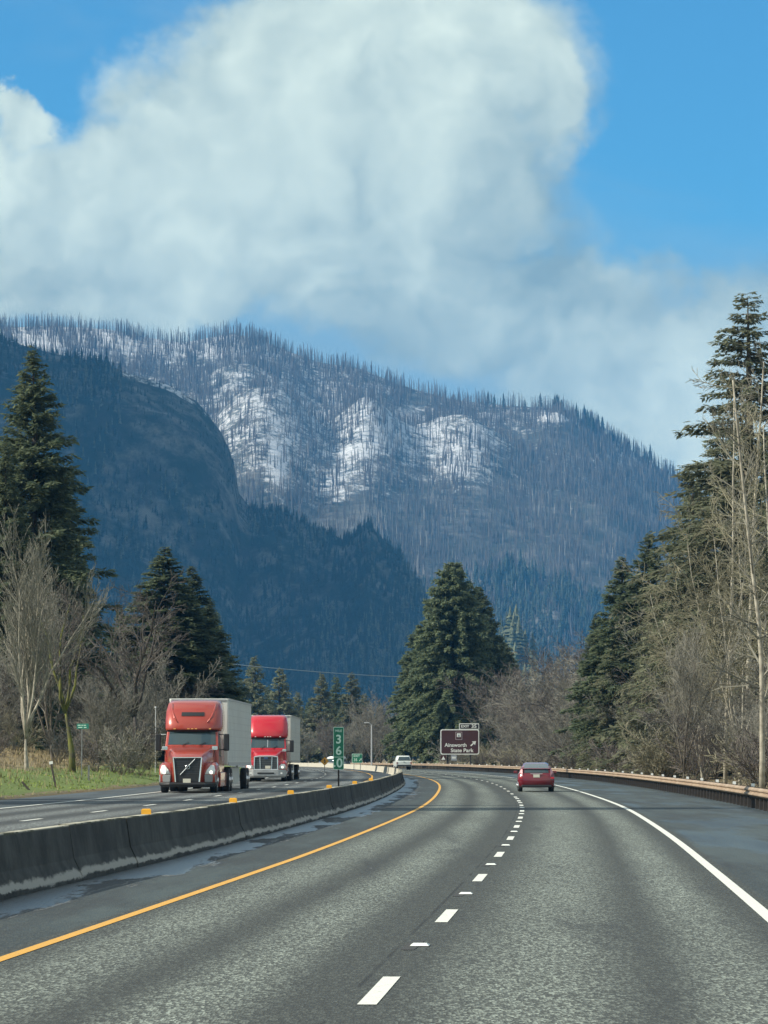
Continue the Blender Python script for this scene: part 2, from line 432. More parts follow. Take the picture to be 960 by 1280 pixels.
def paint(name, col):
    m = bpy.data.materials.new(name); m.use_nodes = True
    t = NT(m.node_tree); p = t.n['Principled BSDF']
    co = t.node('ShaderNodeTexCoord').outputs['Object']
    wear = t.ramp(t.noise(co, 11, 7, 0.8), 0.52, 0.66)
    t.l.new(t.mix(t.math('MULTIPLY', wear, 0.6), col, (0.12, 0.12, 0.11)), p.inputs['Base Color'])
    p.inputs['Roughness'].default_value = 0.65
    return m
WHITE = paint('white_road_paint', (0.66, 0.67, 0.60)); YELLOW = paint('yellow_road_paint', (0.62, 0.33, 0.045))
strip_mesh('yellow_edge_line', YR, [-3.64, -3.51], 0.005, YELLOW, kind='structure', uv=False)
strip_mesh('white_edge_line', YR, [3.52, 3.68], 0.005, WHITE, kind='structure', uv=False)
strip_mesh('eastbound_white_edge_line', YR, [-15.40, -15.24], 0.276, WHITE, kind='structure', uv=False)
strip_mesh('eastbound_yellow_edge_line', YR, [-8.1, -7.97], 0.276, YELLOW, kind='structure', uv=False)
def dashes(name, off, dz, y_first, length=3.1, wd=0.14, step=12.25, y_max=560):
    mb = MB(); y = y_first
    while y < y_max:
        ys = np.linspace(y - length / 2, y + length / 2, 4)
        for a, b in zip(ys[:-1], ys[1:]):
            mb.add([road_pt(a, off - wd / 2, dz), road_pt(a, off + wd / 2, dz), road_pt(b, off + wd / 2, dz), road_pt(b, off - wd / 2, dz)], [(0, 1, 2, 3)])
        y += step
    mb.obj(name, WHITE, kind='structure')
dashes('white_lane_line', 0, 0.005, 25.8 - 12.25)
dashes('eastbound_white_lane_line', -11.7, 0.276, 20)

# dark milled recesses that hold the small raised markers between the dashes
recess = mat('tarred_recess', (0.035, 0.036, 0.035), 0.9)
mrk = mat('marker_plastic', (0.75, 0.77, 0.72), 0.35)
mb0 = MB(); mb0.loft([[(-.09, -.12, 0), (.09, -.12, 0), (.09, .12, 0), (-.09, .12, 0)], [(-.065, -.06, .02), (.065, -.06, .02), (.065, .06, .02), (-.065, .06, .02)]])
mk_me = mb0.mesh('lane_marker', mrk)
mbr = MB(); mbr.add([(-.15, -.7, 0), (-.02, -.7, 0), (.0, .9, 0), (-.13, .9, 0)], [(0, 1, 2, 3)]); rc_me = mbr.mesh('recess', recess)
names = ['nearest', 'second', 'third', 'fourth', 'fifth', 'sixth', 'seventh', 'eighth', 'ninth', 'tenth']
for i in range(10):
    y = 31.9 + 12.25 * i
    P = road_pt(y, 0.0, 0.008)
    o = link('lane_marker', mk_me, label=f'{names[i]} small white raised marker between the lane dashes, counted from the camera', cat='road marker', group='raised markers along the lane line')
    o.location = P; o.rotation_euler.z = -math.atan(slope(y))
    c = link('recess', rc_me, o); c.location = (0, 0, -0.004)

# ------------------------------------------------------------------ median barrier
def barrier_material():
    m = bpy.data.materials.new('stained_shaded_concrete'); m.use_nodes = True
    t = NT(m.node_tree); p = t.n['Principled BSDF']
    co = t.node('ShaderNodeTexCoord').outputs['Object']
    s = t.node('ShaderNodeSeparateXYZ'); t.l.new(co, s.inputs[0])
    at = t.node('ShaderNodeAttribute'); at.attribute_name = 'hgt'; h = at.outputs['Fac']
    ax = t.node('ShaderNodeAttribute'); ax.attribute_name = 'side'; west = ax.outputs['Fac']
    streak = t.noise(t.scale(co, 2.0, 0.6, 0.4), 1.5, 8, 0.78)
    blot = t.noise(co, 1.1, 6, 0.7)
    shade_grime = t.mix(t.ramp(t.math('ADD', t.math('MULTIPLY', streak, 0.6), t.math('MULTIPLY', blot, 0.4)), 0.4, 0.64), (0.011, 0.013, 0.012), (0.058, 0.062, 0.055))  # algae stain plus the shade of this face, painted into the colour
    sun_side = t.mix(blot, (0.33, 0.31, 0.25), (0.50, 0.47, 0.38))
    k = t.mix(west, shade_grime, sun_side)
    # tyre-scuffed toe
    toe = t.math('ADD', h, t.math('MULTIPLY', t.math('SUBTRACT', t.noise(t.scale(co, 1, 0.22, 0.6), 1.7, 9, 0.78), 0.5), 0.40))
    ring = t.math('MULTIPLY', t.ramp(toe, 0.055, 0.085), t.math('SUBTRACT', 1.0, t.ramp(toe, 0.14, 0.19)))
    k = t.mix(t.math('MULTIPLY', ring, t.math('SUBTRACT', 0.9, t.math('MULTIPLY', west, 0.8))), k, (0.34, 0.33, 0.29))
    # moss and lichen on the cap
    cap = t.math('MULTIPLY', t.ramp(h, 0.76, 0.80), t.ramp(t.noise(co, 1.7, 5, 0.65), 0.44, 0.56))
    k = t.mix(cap, k, (0.055, 0.055, 0.028))
    k = t.mix(t.math('MULTIPLY', t.ramp(h, 0.785, 0.81), t.math('SUBTRACT', 1.0, cap)), k, (0.42, 0.40, 0.31))
    t.l.new(k, p.inputs['Base Color']); p.inputs['Roughness'].default_value = 0.9
    b = t.node('ShaderNodeBump'); b.inputs['Strength'].default_value = 0.5; b.inputs['Distance'].default_value = 0.02
    t.l.new(t.noise(co, 12, 6, 0.7), b.inputs['Height']); t.l.new(b.outputs[0], p.inputs['Normal'])
    return m
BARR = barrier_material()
PROF = [(0.00, -0.12), (0.0, 0.075), (-0.125, 0.33), (-0.20, 0.81), (-0.36, 0.81), (-0.43, 0.33), (-0.555, 0.075), (-0.555, -0.12)]
B0 = -5.72
def build_barrier():
    root = empty('median_barrier', road_pt(60, B0 - 0.28, 0), label='long low concrete median barrier with mossy cap dividing the two carriageways', cat='barrier')
    inv = Vector(root.location)
    y = 6.0; random.seed(4)
    while y < 520:
        L = 6.1 if y < 260 else 12.2
        ys = np.linspace(y + 0.015, y + L - 0.015, 5)
        j = random.uniform(-0.012, 0.012); jz = random.uniform(-0.008, 0.008)
        secs = [[road_pt(q, B0 + o + j, h + jz) - np.array(inv) for o, h in PROF] for q in ys]
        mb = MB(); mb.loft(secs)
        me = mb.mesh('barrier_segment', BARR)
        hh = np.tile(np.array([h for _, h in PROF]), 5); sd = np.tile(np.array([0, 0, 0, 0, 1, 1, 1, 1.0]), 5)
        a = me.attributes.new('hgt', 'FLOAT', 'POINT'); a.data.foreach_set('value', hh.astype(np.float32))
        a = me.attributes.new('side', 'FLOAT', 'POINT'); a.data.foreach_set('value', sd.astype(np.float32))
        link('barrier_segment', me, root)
        y += L
    # yellow reflectors on the cap
    ry = mat('yellow_reflector', (0.75, 0.36, 0.02), 0.35)
    mb = MB(); mb.loft([[(-.085, -.04, 0), (.085, -.04, 0), (.085, .04, 0), (-.085, .04, 0)], [(-.085, -.03, .08), (.085, -.03, .08), (.085, .03, .08), (-.085, .03, .08)], [(-.06, -.02, .10), (.06, -.02, .10), (.06, .02, .10), (-.06, .02, .10)]])
    me = mb.mesh('reflector', ry)
    for q in (42, 58, 73, 89, 105, 121, 137):
        o = link('reflector', me, root); o.location = Vector(road_pt(q, B0 - 0.28, 0.81)) - inv
build_barrier()

# ------------------------------------------------------------------ guardrail
def build_guardrail():
    rust = mat('weathered_rail_steel', (0.26, 0.18, 0.115), 0.6, 0.0, col2=(0.36, 0.275, 0.19), scale=0.9)
    post = mat('weathered_post_steel', (0.032, 0.027, 0.024), 0.85, 0.0, var=0.4, scale=2.0)
    refl = mat('white_reflector', (0.85, 0.86, 0.83), 0.4)
    O = 7.9
    P0 = Vector(road_pt(110, O, 0))
    root = empty('guardrail', P0, label='tan weathered steel guardrail on dark posts sweeping along the right shoulder', cat='guardrail')
    prof = [(0.0, 0.43), (-0.04, 0.46), (-0.085, 0.49), (-0.085, 0.53), (-0.03, 0.565), (-0.03, 0.60), (-0.085, 0.64), (-0.085, 0.68), (-0.04, 0.715), (0.0, 0.74)]
    back = [(x + 0.012, z) for x, z in prof[::-1]]
    ys = np.arange(60, 560, 3.81)
    mb = MB(); mb.loft([[road_pt(q, O + o, h) - np.array(P0) for o, h in prof + back] for q in ys])
    mb.obj('rail', rust, root)
    pm = MB(); pm.box((0, 0, 0.29), (0.15, 0.16, 0.86)); pm.box((-0.09, 0, 0.585), (0.11, 0.12, 0.34))
    pme = pm.mesh('post', post)
    rm = MB(); rm.box((0, 0, 0.0), (0.12, 0.03, 0.11)); rme = rm.mesh('reflector', refl)
    y = 95.0; far = MB(); n = 0
    while y < 540:
        P = Vector(road_pt(y, O + 0.17, 0)) - P0; a = -math.atan(slope(y))
        if n < 96:
            o = link('post', pme, root); o.location = P; o.rotation_euler.z = a
        else:
            far.box((P.x, P.y, P.z + 0.29), (0.15, 0.16, 0.86), a)
        if n % 5 == 2:
            o = link('reflector', rme, root); o.location = P + Vector((-0.02, 0, 0.80)); o.rotation_euler.z = a
        y += 1.905; n += 1
    fo = far.obj('distant_post', post, root); fo['kind'] = 'stuff'
build_guardrail()

# ------------------------------------------------------------------ mountains
rngm = np.random.default_rng(11)
def fbm(x, y, seed, octs=6, lac=2.03, gain=0.52):
    """value noise on numpy arrays"""
    r = np.random.default_rng(seed); T = r.random((256, 256)); tot = np.zeros_like(x, float); amp = 1.0; s = 0.0
    for o in range(octs):
        xi = np.floor(x).astype(int); yi = np.floor(y).astype(int); fx = x - xi; fy = y - yi
        fx = fx * fx * (3 - 2 * fx); fy = fy * fy * (3 - 2 * fy)
        g = lambda a, b: T[(a + 37 * o) % 256, (b + 91 * o) % 256]
        tot += amp * ((g(xi, yi) * (1 - fx) + g(xi + 1, yi) * fx) * (1 - fy) + (g(xi, yi + 1) * (1 - fx) + g(xi + 1, yi + 1) * fx) * fy)
        s += amp; amp *= gain; x = x * lac + 3.1; y = y * lac + 7.7
    return tot / s - 0.5

def mountain_material(name, rock, rock2, veg, snow=True):
    m = bpy.data.materials.new(name); m.use_nodes = True
    t = NT(m.node_tree); p = t.n['Principled BSDF']
    co = t.node('ShaderNodeTexCoord').outputs['Object']
    g = t.node('ShaderNodeNewGeometry'); sn = t.node('ShaderNodeSeparateXYZ'); t.l.new(g.outputs['Normal'], sn.inputs[0])
    k = t.mix(t.ramp(t.noise(t.scale(co, 1, 1, 0.4 if name == 'dark_cliff' else 3.0), 0.022 if name == 'dark_cliff' else 0.012, 9, 0.75), 0.38, 0.62), rock, rock2)
    k = t.mix(t.ramp(t.noise(co, 0.02, 7, 0.7), 0.40, 0.60), k, veg)
    if snow:
        at = t.node('ShaderNodeAttribute'); at.attribute_name = 'snow'
        a = t.math('ADD', at.outputs['Fac'], t.math('MULTIPLY', t.math('SUBTRACT', t.noise(t.scale(co, 1, 1, 1.6), 0.028, 9, 0.85), 0.5), 2.6))
        a = t.math('ADD', a, t.math('MULTIPLY', t.math('SUBTRACT', t.noise(t.scale(co, 1, 1, 1.0), 0.11, 6, 0.75), 0.5), 1.3))
        k = t.mix(t.math('MULTIPLY', t.ramp(a, 0.40, 0.86), 0.70), k, (0.74, 0.76, 0.78))
    t.l.new(k, p.inputs['Base Color']); p.inputs['Roughness'].default_value = 0.95
    p.inputs['Specular IOR Level'].default_value = 0.1
    return m

def polar_mountain(name, cols, crest_px, crest_py, Zf, Zc, prof, bumps, rough, seed, material, snowf=None, back=0.35):
    """a hill of real size: its crest line and foot given by bearing, distance and height, its face by prof(t)"""
    T = np.concatenate([np.linspace(0, 1, 150), 1 + np.linspace(0.01, back, 14)])
    E = 950 - np.interp(cols, crest_px, crest_py)
    zf = np.interp(cols, *Zf) if isinstance(Zf, tuple) else np.full(len(cols), Zf)
    zc = np.interp(cols, *Zc) if isinstance(Zc, tuple) else np.full(len(cols), Zc)
    TT, PX = np.meshgrid(T, cols, indexing='ij')
    ee = np.where(TT <= 1, prof(np.clip(TT, 0, 1), PX) * E[None, :], E[None, :] * (1 - ((TT - 1) / back) ** 1.3 * 0.9))
    for pc, tcn, wx, tf, tb, A in bumps:
        dt = TT - tcn
        ee = ee + A * np.exp(-((PX - pc) / wx) ** 2) * np.exp(-np.where(dt < 0, (dt / tf) ** 2, (dt / tb) ** 2))
    Z = zf[None, :] + TT * (zc - zf)[None, :]
    X = (PX - 480) / 4200 * Z
    H = ee / 4200 * Z
    fade = np.clip(np.minimum(TT * 6, 1), 0, 1) * np.clip(np.abs(1 - TT) * 9, 0.12, 1)
    n1 = fbm(X / 420 + 50, Z / 420 + 50, seed); n2 = 0.5 - np.abs(fbm(X / 190 + 9, Z / 500 + 3, seed + 1, 5)) * 2
    H = H + fade * (n1 * rough[0] + (n2 - 0.3) * rough[1])
    H = np.where(TT <= 0, 0.3, H)
    V = np.stack([X, Z, H], -1)
    idx = np.arange(V.shape[0] * V.shape[1]).reshape(V.shape[:2])
    F = np.stack([idx[:-1, :-1], idx[:-1, 1:], idx[1:, 1:], idx[1:, :-1]], -1).reshape(-1, 4)
    me = raw_mesh(name, V.reshape(-1, 3), F, material, True)
    if snowf is not None:
        py = 950 - (H - H_EYE) / Z * 4200
        a = me.attributes.new('snow', 'FLOAT', 'POINT'); a.data.foreach_set('value', snowf(PX, py, TT).astype(np.float32).ravel())
    link(name, me, kind='structure')
    return cols, T, V

# --- far burned and snowy ridge
ridge_px = [-900, -300, 0, 60, 130, 200, 225, 290, 330, 400, 450, 500, 560, 620, 700, 740, 790, 835, 960, 1200, 1800]
ridge_py = [300, 380, 406, 404, 408, 420, 424, 412, 424, 450, 457, 478, 496, 503, 508, 528, 560, 588, 672, 760, 850]
def far_prof(t, px):
    return np.interp(t, [0, 0.12, 0.35, 0.60, 0.80, 0.9, 1.0], [0, 0.13, 0.42, 0.70, 0.86, 0.93, 1.0])
bumpsF = [(340, 0.70, 62, 0.16, 0.035, 62), (462, 0.74, 46, 0.16, 0.03, 56), (575, 0.78, 70, 0.20, 0.035, 56),
          (700, 0.93, 26, 0.06, 0.03, 14), (300, 0.86, 90, 0.05, 0.03, 12), (640, 0.40, 60, 0.05, 0.03, 26), (690, 0.30, 40, 0.05, 0.02, 30), (440, 0.45, 60, 0.05, 0.04, 20), (760, 0.6, 40, 0.1, 0.05, 20)]
def snow_far(px, py, t):
    s = np.interp(py, [400, 470, 560, 640, 690], [0.52, 0.46, 0.40, 0.18, -0.25])
    def blob(cx, cy, rx, ry, a, sk=0.0):
        x = px - cx + sk * (py - cy)
        return a * np.exp(-((x / rx) ** 2 + ((py - cy) / ry) ** 2))
    for b in ((345, 535, 80, 62, .22), (465, 505, 66, 44, .24), (440, 575, 22, 50, .30, 0.9), (555, 550, 100, 44, .28), (610, 560, 50, 30, .2), (575, 585, 22, 14, .45), (348, 585, 14, 26, .55), (300, 430, 150, 16, .35), (100, 425, 120, 16, .6), (700, 520, 22, 6, 1.0), (790, 570, 60, 16, .35), (420, 610, 40, 16, .3)):
        s = s + blob(*b)
    s = s - 0.9 * np.exp(-(((px - 720) / 30) ** 2 + ((py - 545) / 16) ** 2)) - 0.35 * np.exp(-(((px - 520) / 60) ** 2 + ((py - 498) / 14) ** 2)) - 0.3 * np.exp(-(((px - 640) / 40) ** 2 + ((py - 560) / 30) ** 2))
    return s
colsF = np.arange(-900, 1801, 7.0)
MF = mountain_material('burned_slope', (0.08, 0.08, 0.075), (0.17, 0.165, 0.15), (0.06, 0.065, 0.055))
FAR = polar_mountain('burned_mountain', colsF, ridge_px, ridge_py, 4300, 6000, far_prof, bumpsF, (34, 34), 21, MF, snow_far)

# --- nearer cliff massif on the left, rising to the gorge wall outside the picture
cl_px = [-2600, -1600, -700, -420, -300, -100, 0, 40, 130, 160, 210, 245, 275, 290, 298, 312, 350, 390, 430, 447, 460, 474, 500, 525, 545, 570, 610, 700, 1000]
cl_py = [60, 40, -60, -60, 20, 360, 420, 432, 452, 464, 478, 498, 536, 568, 614, 632, 636, 656, 674, 660, 650, 668, 692, 726, 780, 850, 900, 930, 945]
def near_prof(t, px):
    cliff = np.interp(t, [0, 0.25, 0.55, 0.72, 0.85, 1.0], [0, 0.10, 0.30, 0.55, 0.90, 1.0])
    slope_ = np.interp(t, [0, 0.3, 0.7, 1.0], [0, 0.2, 0.62, 1.0])
    f = np.clip((px - 300) / 120, 0, 1)
    wall = np.interp(t, [0, 0.08, 0.22, 1.0], [0, 0.45, 0.9, 1.0]); g = np.clip((-px - 140) / 140, 0, 1)
    return (cliff * (1 - f) + slope_ * f) * (1 - g) + wall * g
colsN = np.concatenate([np.arange(-2600, -500, 60.0), np.arange(-500, 1001, 6.0)])
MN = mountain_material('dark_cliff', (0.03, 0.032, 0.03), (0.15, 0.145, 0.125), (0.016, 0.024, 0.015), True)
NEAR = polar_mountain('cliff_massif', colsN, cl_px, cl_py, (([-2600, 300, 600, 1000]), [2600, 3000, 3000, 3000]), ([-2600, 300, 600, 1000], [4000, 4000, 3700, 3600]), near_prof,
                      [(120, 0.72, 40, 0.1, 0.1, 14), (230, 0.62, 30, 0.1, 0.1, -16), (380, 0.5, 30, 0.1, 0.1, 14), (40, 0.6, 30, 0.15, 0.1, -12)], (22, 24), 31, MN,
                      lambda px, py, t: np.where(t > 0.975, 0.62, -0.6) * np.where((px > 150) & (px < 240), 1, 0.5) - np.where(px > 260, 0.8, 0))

def sample(M, px, t):
    cols, T, V = M
    i = np.clip(np.searchsorted(T, t), 1, len(T) - 1); j = np.clip(np.searchsorted(cols, px), 1, len(cols) - 1)
    a = (t - T[i - 1]) / (T[i] - T[i - 1]); b = (px - cols[j - 1]) / (cols[j] - cols[j - 1])
    return (V[i - 1, j - 1] * (1 - a)[:, None] * (1 - b)[:, None] + V[i, j - 1] * a[:, None] * (1 - b)[:, None] + V[i - 1, j] * (1 - a)[:, None] * b[:, None] + V[i, j] * a[:, None] * b[:, None])

def snag_shapes(n, seed):
    """a few dead standing trunks of unit height: tapering pole with stubs of limbs"""
    r = np.random.default_rng(seed); out = []
    for _ in range(n):
        mb = MB(); mb.tube([(0, 0, -0.08), (r.normal(0, .006), r.normal(0, .006), .55), (r.normal(0, .012), r.normal(0, .012), 1.0)], [0.017, 0.012, 0.004], 4)
        for k in range(int(r.integers(9, 22))):
            z = r.uniform(.25, .97); a = r.uniform(0, 6.28); L = r.uniform(.03, .12) * (1.15 - z * 0.8)
            mb.tube([(0, 0, z), (L * math.cos(a), L * math.sin(a), z + r.uniform(-.35, .35) * L)], [.0045, .002], 3, False)
        out.append(mb)
    return out
def scatter_mesh(name, shapes, P, S, material, seed, squash=1.0):
    r = np.random.default_rng(seed); VV = []; FF = []; off = 0
    base = [(np.concatenate(m.v), m.f) for m in shapes]
    quads = [np.array([f if len(f) == 4 else (f[0], f[1], f[2], f[2]) for f in b[1]]) for b in base]
    which = r.integers(0, len(base), len(P)); ang = r.uniform(0, 6.28, len(P)); lean = r.normal(0, 0.018, (len(P), 2))
    for i in range(len(P)):
        b = base[which[i]][0]; c, s_ = math.cos(ang[i]), math.sin(ang[i])
        x = (b[:, 0] * c - b[:, 1] * s_) * squash + b[:, 2] * lean[i, 0]; y = (b[:, 0] * s_ + b[:, 1] * c) * squash + b[:, 2] * lean[i, 1]
        VV.append(np.stack([x, y, b[:, 2]], -1) * S[i] + P[i]); FF.append(quads[which[i]] + off); off += len(b)
    V = np.concatenate(VV); F = np.concatenate(FF)
    me = bpy.data.meshes.new(name)
    tri = F[:, 2] == F[:, 3]
    faces = [tuple(q[:3]) if t_ else tuple(q) for q, t_ in zip(F.tolist(), tri)]
    me.from_pydata(V.tolist(), [], faces); me.materials.append(material)
    return me

SNAG = leaf_mat('charred_trunk', (0.065, 0.056, 0.053), (0.15, 0.135, 0.125))
SNAGP = leaf_mat('silvered_trunk', (0.17, 0.165, 0.155), (0.36, 0.34, 0.31))
def visible_py(P): return 950 - (P[:, 2] - H_EYE) / P[:, 1] * 4200
def far_snags():
    sh = snag_shapes(8, 5)
    # skyline: individual standing dead trees
    px = np.sort(np.concatenate([rngm.uniform(-10, 300, 95), rngm.uniform(300, 850, 175)]))
    t = rngm.uniform(0.975, 1.004, len(px)); P = sample(FAR, px, t)
    meshes = [m.mesh('dead_tree', SNAG) for m in sh]
    for i, q in enumerate(P):
        o = link('dead_tree', meshes[i % len(meshes)], label='charred bare dead tree standing on the snowy skyline of the far ridge', cat='dead tree', group='dead trees along the skyline of the burned ridge')
        o.location = q; hgt = rngm.uniform(20, 31); o.scale = (hgt * 1.8, hgt * 1.8, hgt)
        o.rotation_euler = (rngm.normal(0, .02), rngm.normal(0, .02), rngm.uniform(0, 6.28))
    N = 36000
    px = rngm.uniform(-30, 1000, N); t = 1 - rngm.random(N) ** 1.15 * 0.97
    P = sample(FAR, px, t); py = visible_py(P)
    # thinner on the snowy knolls
    keep = rngm.random(N) < np.where((py < 610) & (py > 478) & (px > 270) & (px < 660), 0.85, 1.0)
    cl = fbm(px / 26, t * 16, 55, 4); keep &= rngm.random(N) < np.clip(0.85 + cl * 1.8, 0.25, 1)
    P = P[keep]; px = px[keep]; py = py[keep]; cl = cl[keep]
    pale = rngm.random(len(P)) < np.clip(np.interp(py, [480, 620, 700], [0.03, 0.09, 0.11]) + 0.5 * np.exp(-(((px - 460) / 30) ** 2 + ((py - 655) / 25) ** 2)), 0, 1)
    S = rngm.uniform(15, 27, len(P)) * (1 + cl * 0.7)
    big = rngm.random(len(P)) < 0.5
    link('burned_forest', scatter_mesh('burned_forest', sh, P[~pale], S[~pale], SNAG, 1, 2.1), kind='stuff')
    link('silver_snag_forest', scatter_mesh('silver_snag_forest', sh, P[pale], S[pale] * 0.9, SNAGP, 2, 1.7), kind='stuff')
far_snags()

def low_conifers(n, seed):
    r = np.random.default_rng(seed); out = []
    for _ in range(n):
        mb = MB(); mb.tube([(0, 0, -.05), (0, 0, .3)], [.015, .012], 3)
        K = 9
        for k in range(K):
            z = 0.12 + 0.8 * k / K; rad = 0.17 * (1 - k / K) ** 0.85 + 0.01; m = 7
            a0 = r.uniform(0, 6.28)
            rim = [(rad * q * math.cos(a0 + j * 6.283 / m), rad * q * math.sin(a0 + j * 6.283 / m), z + r.uniform(-.02, .02)) for j, q in enumerate(r.uniform(.55, 1.25, m))]
            mb.add([(0, 0, z + 0.15)] + rim, [(0, 1 + j, 1 + (j + 1) % m) for j in range(m)])
        out.append(mb)
    return out
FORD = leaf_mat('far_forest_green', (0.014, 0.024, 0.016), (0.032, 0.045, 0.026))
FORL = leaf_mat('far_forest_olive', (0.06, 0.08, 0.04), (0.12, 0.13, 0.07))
LC = low_conifers(6, 8)
def near_forest():
    N = 9000
    px = rngm.uniform(-40, 620, N); t = rngm.uniform(0.02, 1.0, N); P = sample(NEAR, px, t)
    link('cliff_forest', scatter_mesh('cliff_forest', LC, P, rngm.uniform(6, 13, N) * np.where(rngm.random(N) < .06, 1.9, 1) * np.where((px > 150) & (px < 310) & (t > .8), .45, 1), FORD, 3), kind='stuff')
    N = 3800
    px = rngm.uniform(-40, 620, N); t = rngm.uniform(0.02, 0.98, N); P = sample(NEAR, px, t)
    keep = (fbm(px / 60, t * 5, 77) > -0.06) & ~((px > 150) & (px < 310) & (t > .8))
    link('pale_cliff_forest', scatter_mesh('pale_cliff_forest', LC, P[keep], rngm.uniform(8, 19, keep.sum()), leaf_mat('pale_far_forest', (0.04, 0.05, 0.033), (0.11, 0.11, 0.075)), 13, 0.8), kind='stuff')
    px = rngm.uniform(-30, 560, 330); px = px[(px < 150) | (px > 305)]; P = sample(NEAR, px, rngm.uniform(.975, 1.0, len(px)))
    link('crest_forest', scatter_mesh('crest_forest', LC, P, rngm.uniform(6, 14, len(px)), FORD, 14), kind='stuff')
    # living conifers low on the far mountain and a few on its skyline
    N = 3000
    px = rngm.uniform(500, 900, N); t = rngm.uniform(0.02, 0.40, N); P = sample(FAR, px, t)
    link('slope_forest', scatter_mesh('slope_forest', LC, P, rngm.uniform(18, 34, N), FORD, 4), kind='stuff')
    me = [m.mesh('skyline_conifer', FORD) for m in LC]
    for i in range(26):
        p_ = rngm.choice([rngm.uniform(690, 760), rngm.uniform(600, 830)]); q = sample(FAR, np.array([p_]), np.array([rngm.uniform(.97, 1.0)]))[0]
        o = link('skyline_conifer', me[i % 6], label='small dark living conifer among dead trees on the right of the far skyline', cat='conifer', group='living conifers on the far skyline')
        o.location = q; s_ = rngm.uniform(22, 36); o.scale = (s_, s_, s_)
near_forest()

# foothill with sunlit trees in front of the far mountain
hill_px = [430, 520, 560, 600, 640, 680, 720, 800, 900, 1000, 1100]
hill_py = [948, 930, 880, 815, 790, 850, 890, 880, 850, 840, 945]
HILL = polar_mountain('foothill', np.arange(430, 1101, 5.0), hill_px, hill_py, 2150, 2700, lambda t, px: t, [], (14, 8), 41, MN)
def hill_trees():
    N = 420
    px = rngm.uniform(540, 980, N); t = rngm.uniform(.1, 1.0, N); P = sample(HILL, px, t)
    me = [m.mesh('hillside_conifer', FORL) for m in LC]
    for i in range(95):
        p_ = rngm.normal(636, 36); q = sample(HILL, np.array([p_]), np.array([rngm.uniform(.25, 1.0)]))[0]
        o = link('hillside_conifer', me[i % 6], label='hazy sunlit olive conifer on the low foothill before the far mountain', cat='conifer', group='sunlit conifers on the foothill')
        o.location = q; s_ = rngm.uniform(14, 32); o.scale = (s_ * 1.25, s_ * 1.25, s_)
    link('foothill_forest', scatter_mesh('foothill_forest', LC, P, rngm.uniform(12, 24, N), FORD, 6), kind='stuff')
hill_trees()

# ------------------------------------------------------------------ trees near the road
def conifer(seed, H, Rb, base=0.08, droop=0.35, up=0.25, power=0.85, dens=1.0, spray=0.62, gap=0.0, leaf=None, bark=None, tri=6, step=0.42, var=(.70, 1.12)):
    """returns (trunk mesh, crown mesh): whorls of limbs, each carrying many needle sprays"""
    r = np.random.default_rng(seed); wood = MB()
    wood.tube([(0, 0, -0.6), (0, 0, H * .4), (r.normal(0, .1), r.normal(0, .1), H * .8), (0, 0, H)], [H * .013 + .08, H * .009 + .05, H * .004 + .02, .01], 7)
    VV = []
    z = H * base
    while z < H * 0.995:
        f = (z - H * base) / (H * (1 - base))
        L0 = Rb * (1 - f) ** power + 0.12
        n = int(r.integers(tri - 1, tri + 2))
        for j in range(n):
            if r.random() < gap: continue
            a = r.uniform(0, 6.283); L = L0 * r.uniform(*var)
            if f < 0.06: L *= r.uniform(.5, 1)
            dirx, diry = math.cos(a), math.sin(a)
            tt = np.linspace(0, 1, 5)
            zj = z + r.uniform(0, step * 1.6)
            zz = zj + L * (up * tt * (0.35 + f) - droop * tt ** 2 * (1.15 - f))
            bend = r.normal(0, .12)
            pts = np.stack([L * tt * dirx - bend * L * tt ** 2 * diry, L * tt * diry + bend * L * tt ** 2 * dirx, zz], -1)
            wood.tube(pts, np.linspace(.02 + L * .011, .006, 5), 3, False)
            k = max(4, int(L * 20 * dens))
            t = 0.12 + 0.9 * r.random(k) ** 0.8; t = np.minimum(t, 1.0)
            P = np.stack([np.interp(t, tt, pts[:, q]) for q in range(3)], -1)
            side = r.choice([-1.0, 1.0], k) * r.uniform(.25, 1.0, k)
            fw = np.array((dirx, diry, 0)); sd = np.array((-diry, dirx, 0))
            P = P + r.normal(0, 1, (k, 3)) * np.array((.10, .10, .13)) * min(1, L / 2.5)
            D = fw[None] * r.uniform(.35, 1.0, k)[:, None] + sd[None] * side[:, None]
            D[:, 2] = r.normal(-droop * .9, .4, k); D /= np.linalg.norm(D, axis=1)[:, None]
            ln = spray * r.uniform(.55, 1.25, k) * (0.55 + 0.45 * min(1, L / 3)); wd = ln * r.uniform(.13, .24, k)
            N = np.cross(D, np.array((0, 0, 1.0)) + r.normal(0, .45, (k, 3))); N /= np.linalg.norm(N, axis=1)[:, None] + 1e-9
            A = P; Bm = P + D * (ln * .45)[:, None]; E = P + D * ln[:, None]
            VV.append(np.stack([A, Bm + N * wd[:, None], E, Bm - N * wd[:, None]], 1))
        z += step * r.uniform(.7, 1.3) * (0.8 + 0.4 * (1 - f))
    V = np.concatenate(VV).reshape(-1, 3); F = np.arange(len(V)).reshape(-1, 4)
    return wood.mesh('trunk', bark), raw_mesh('crown', V, F, leaf)

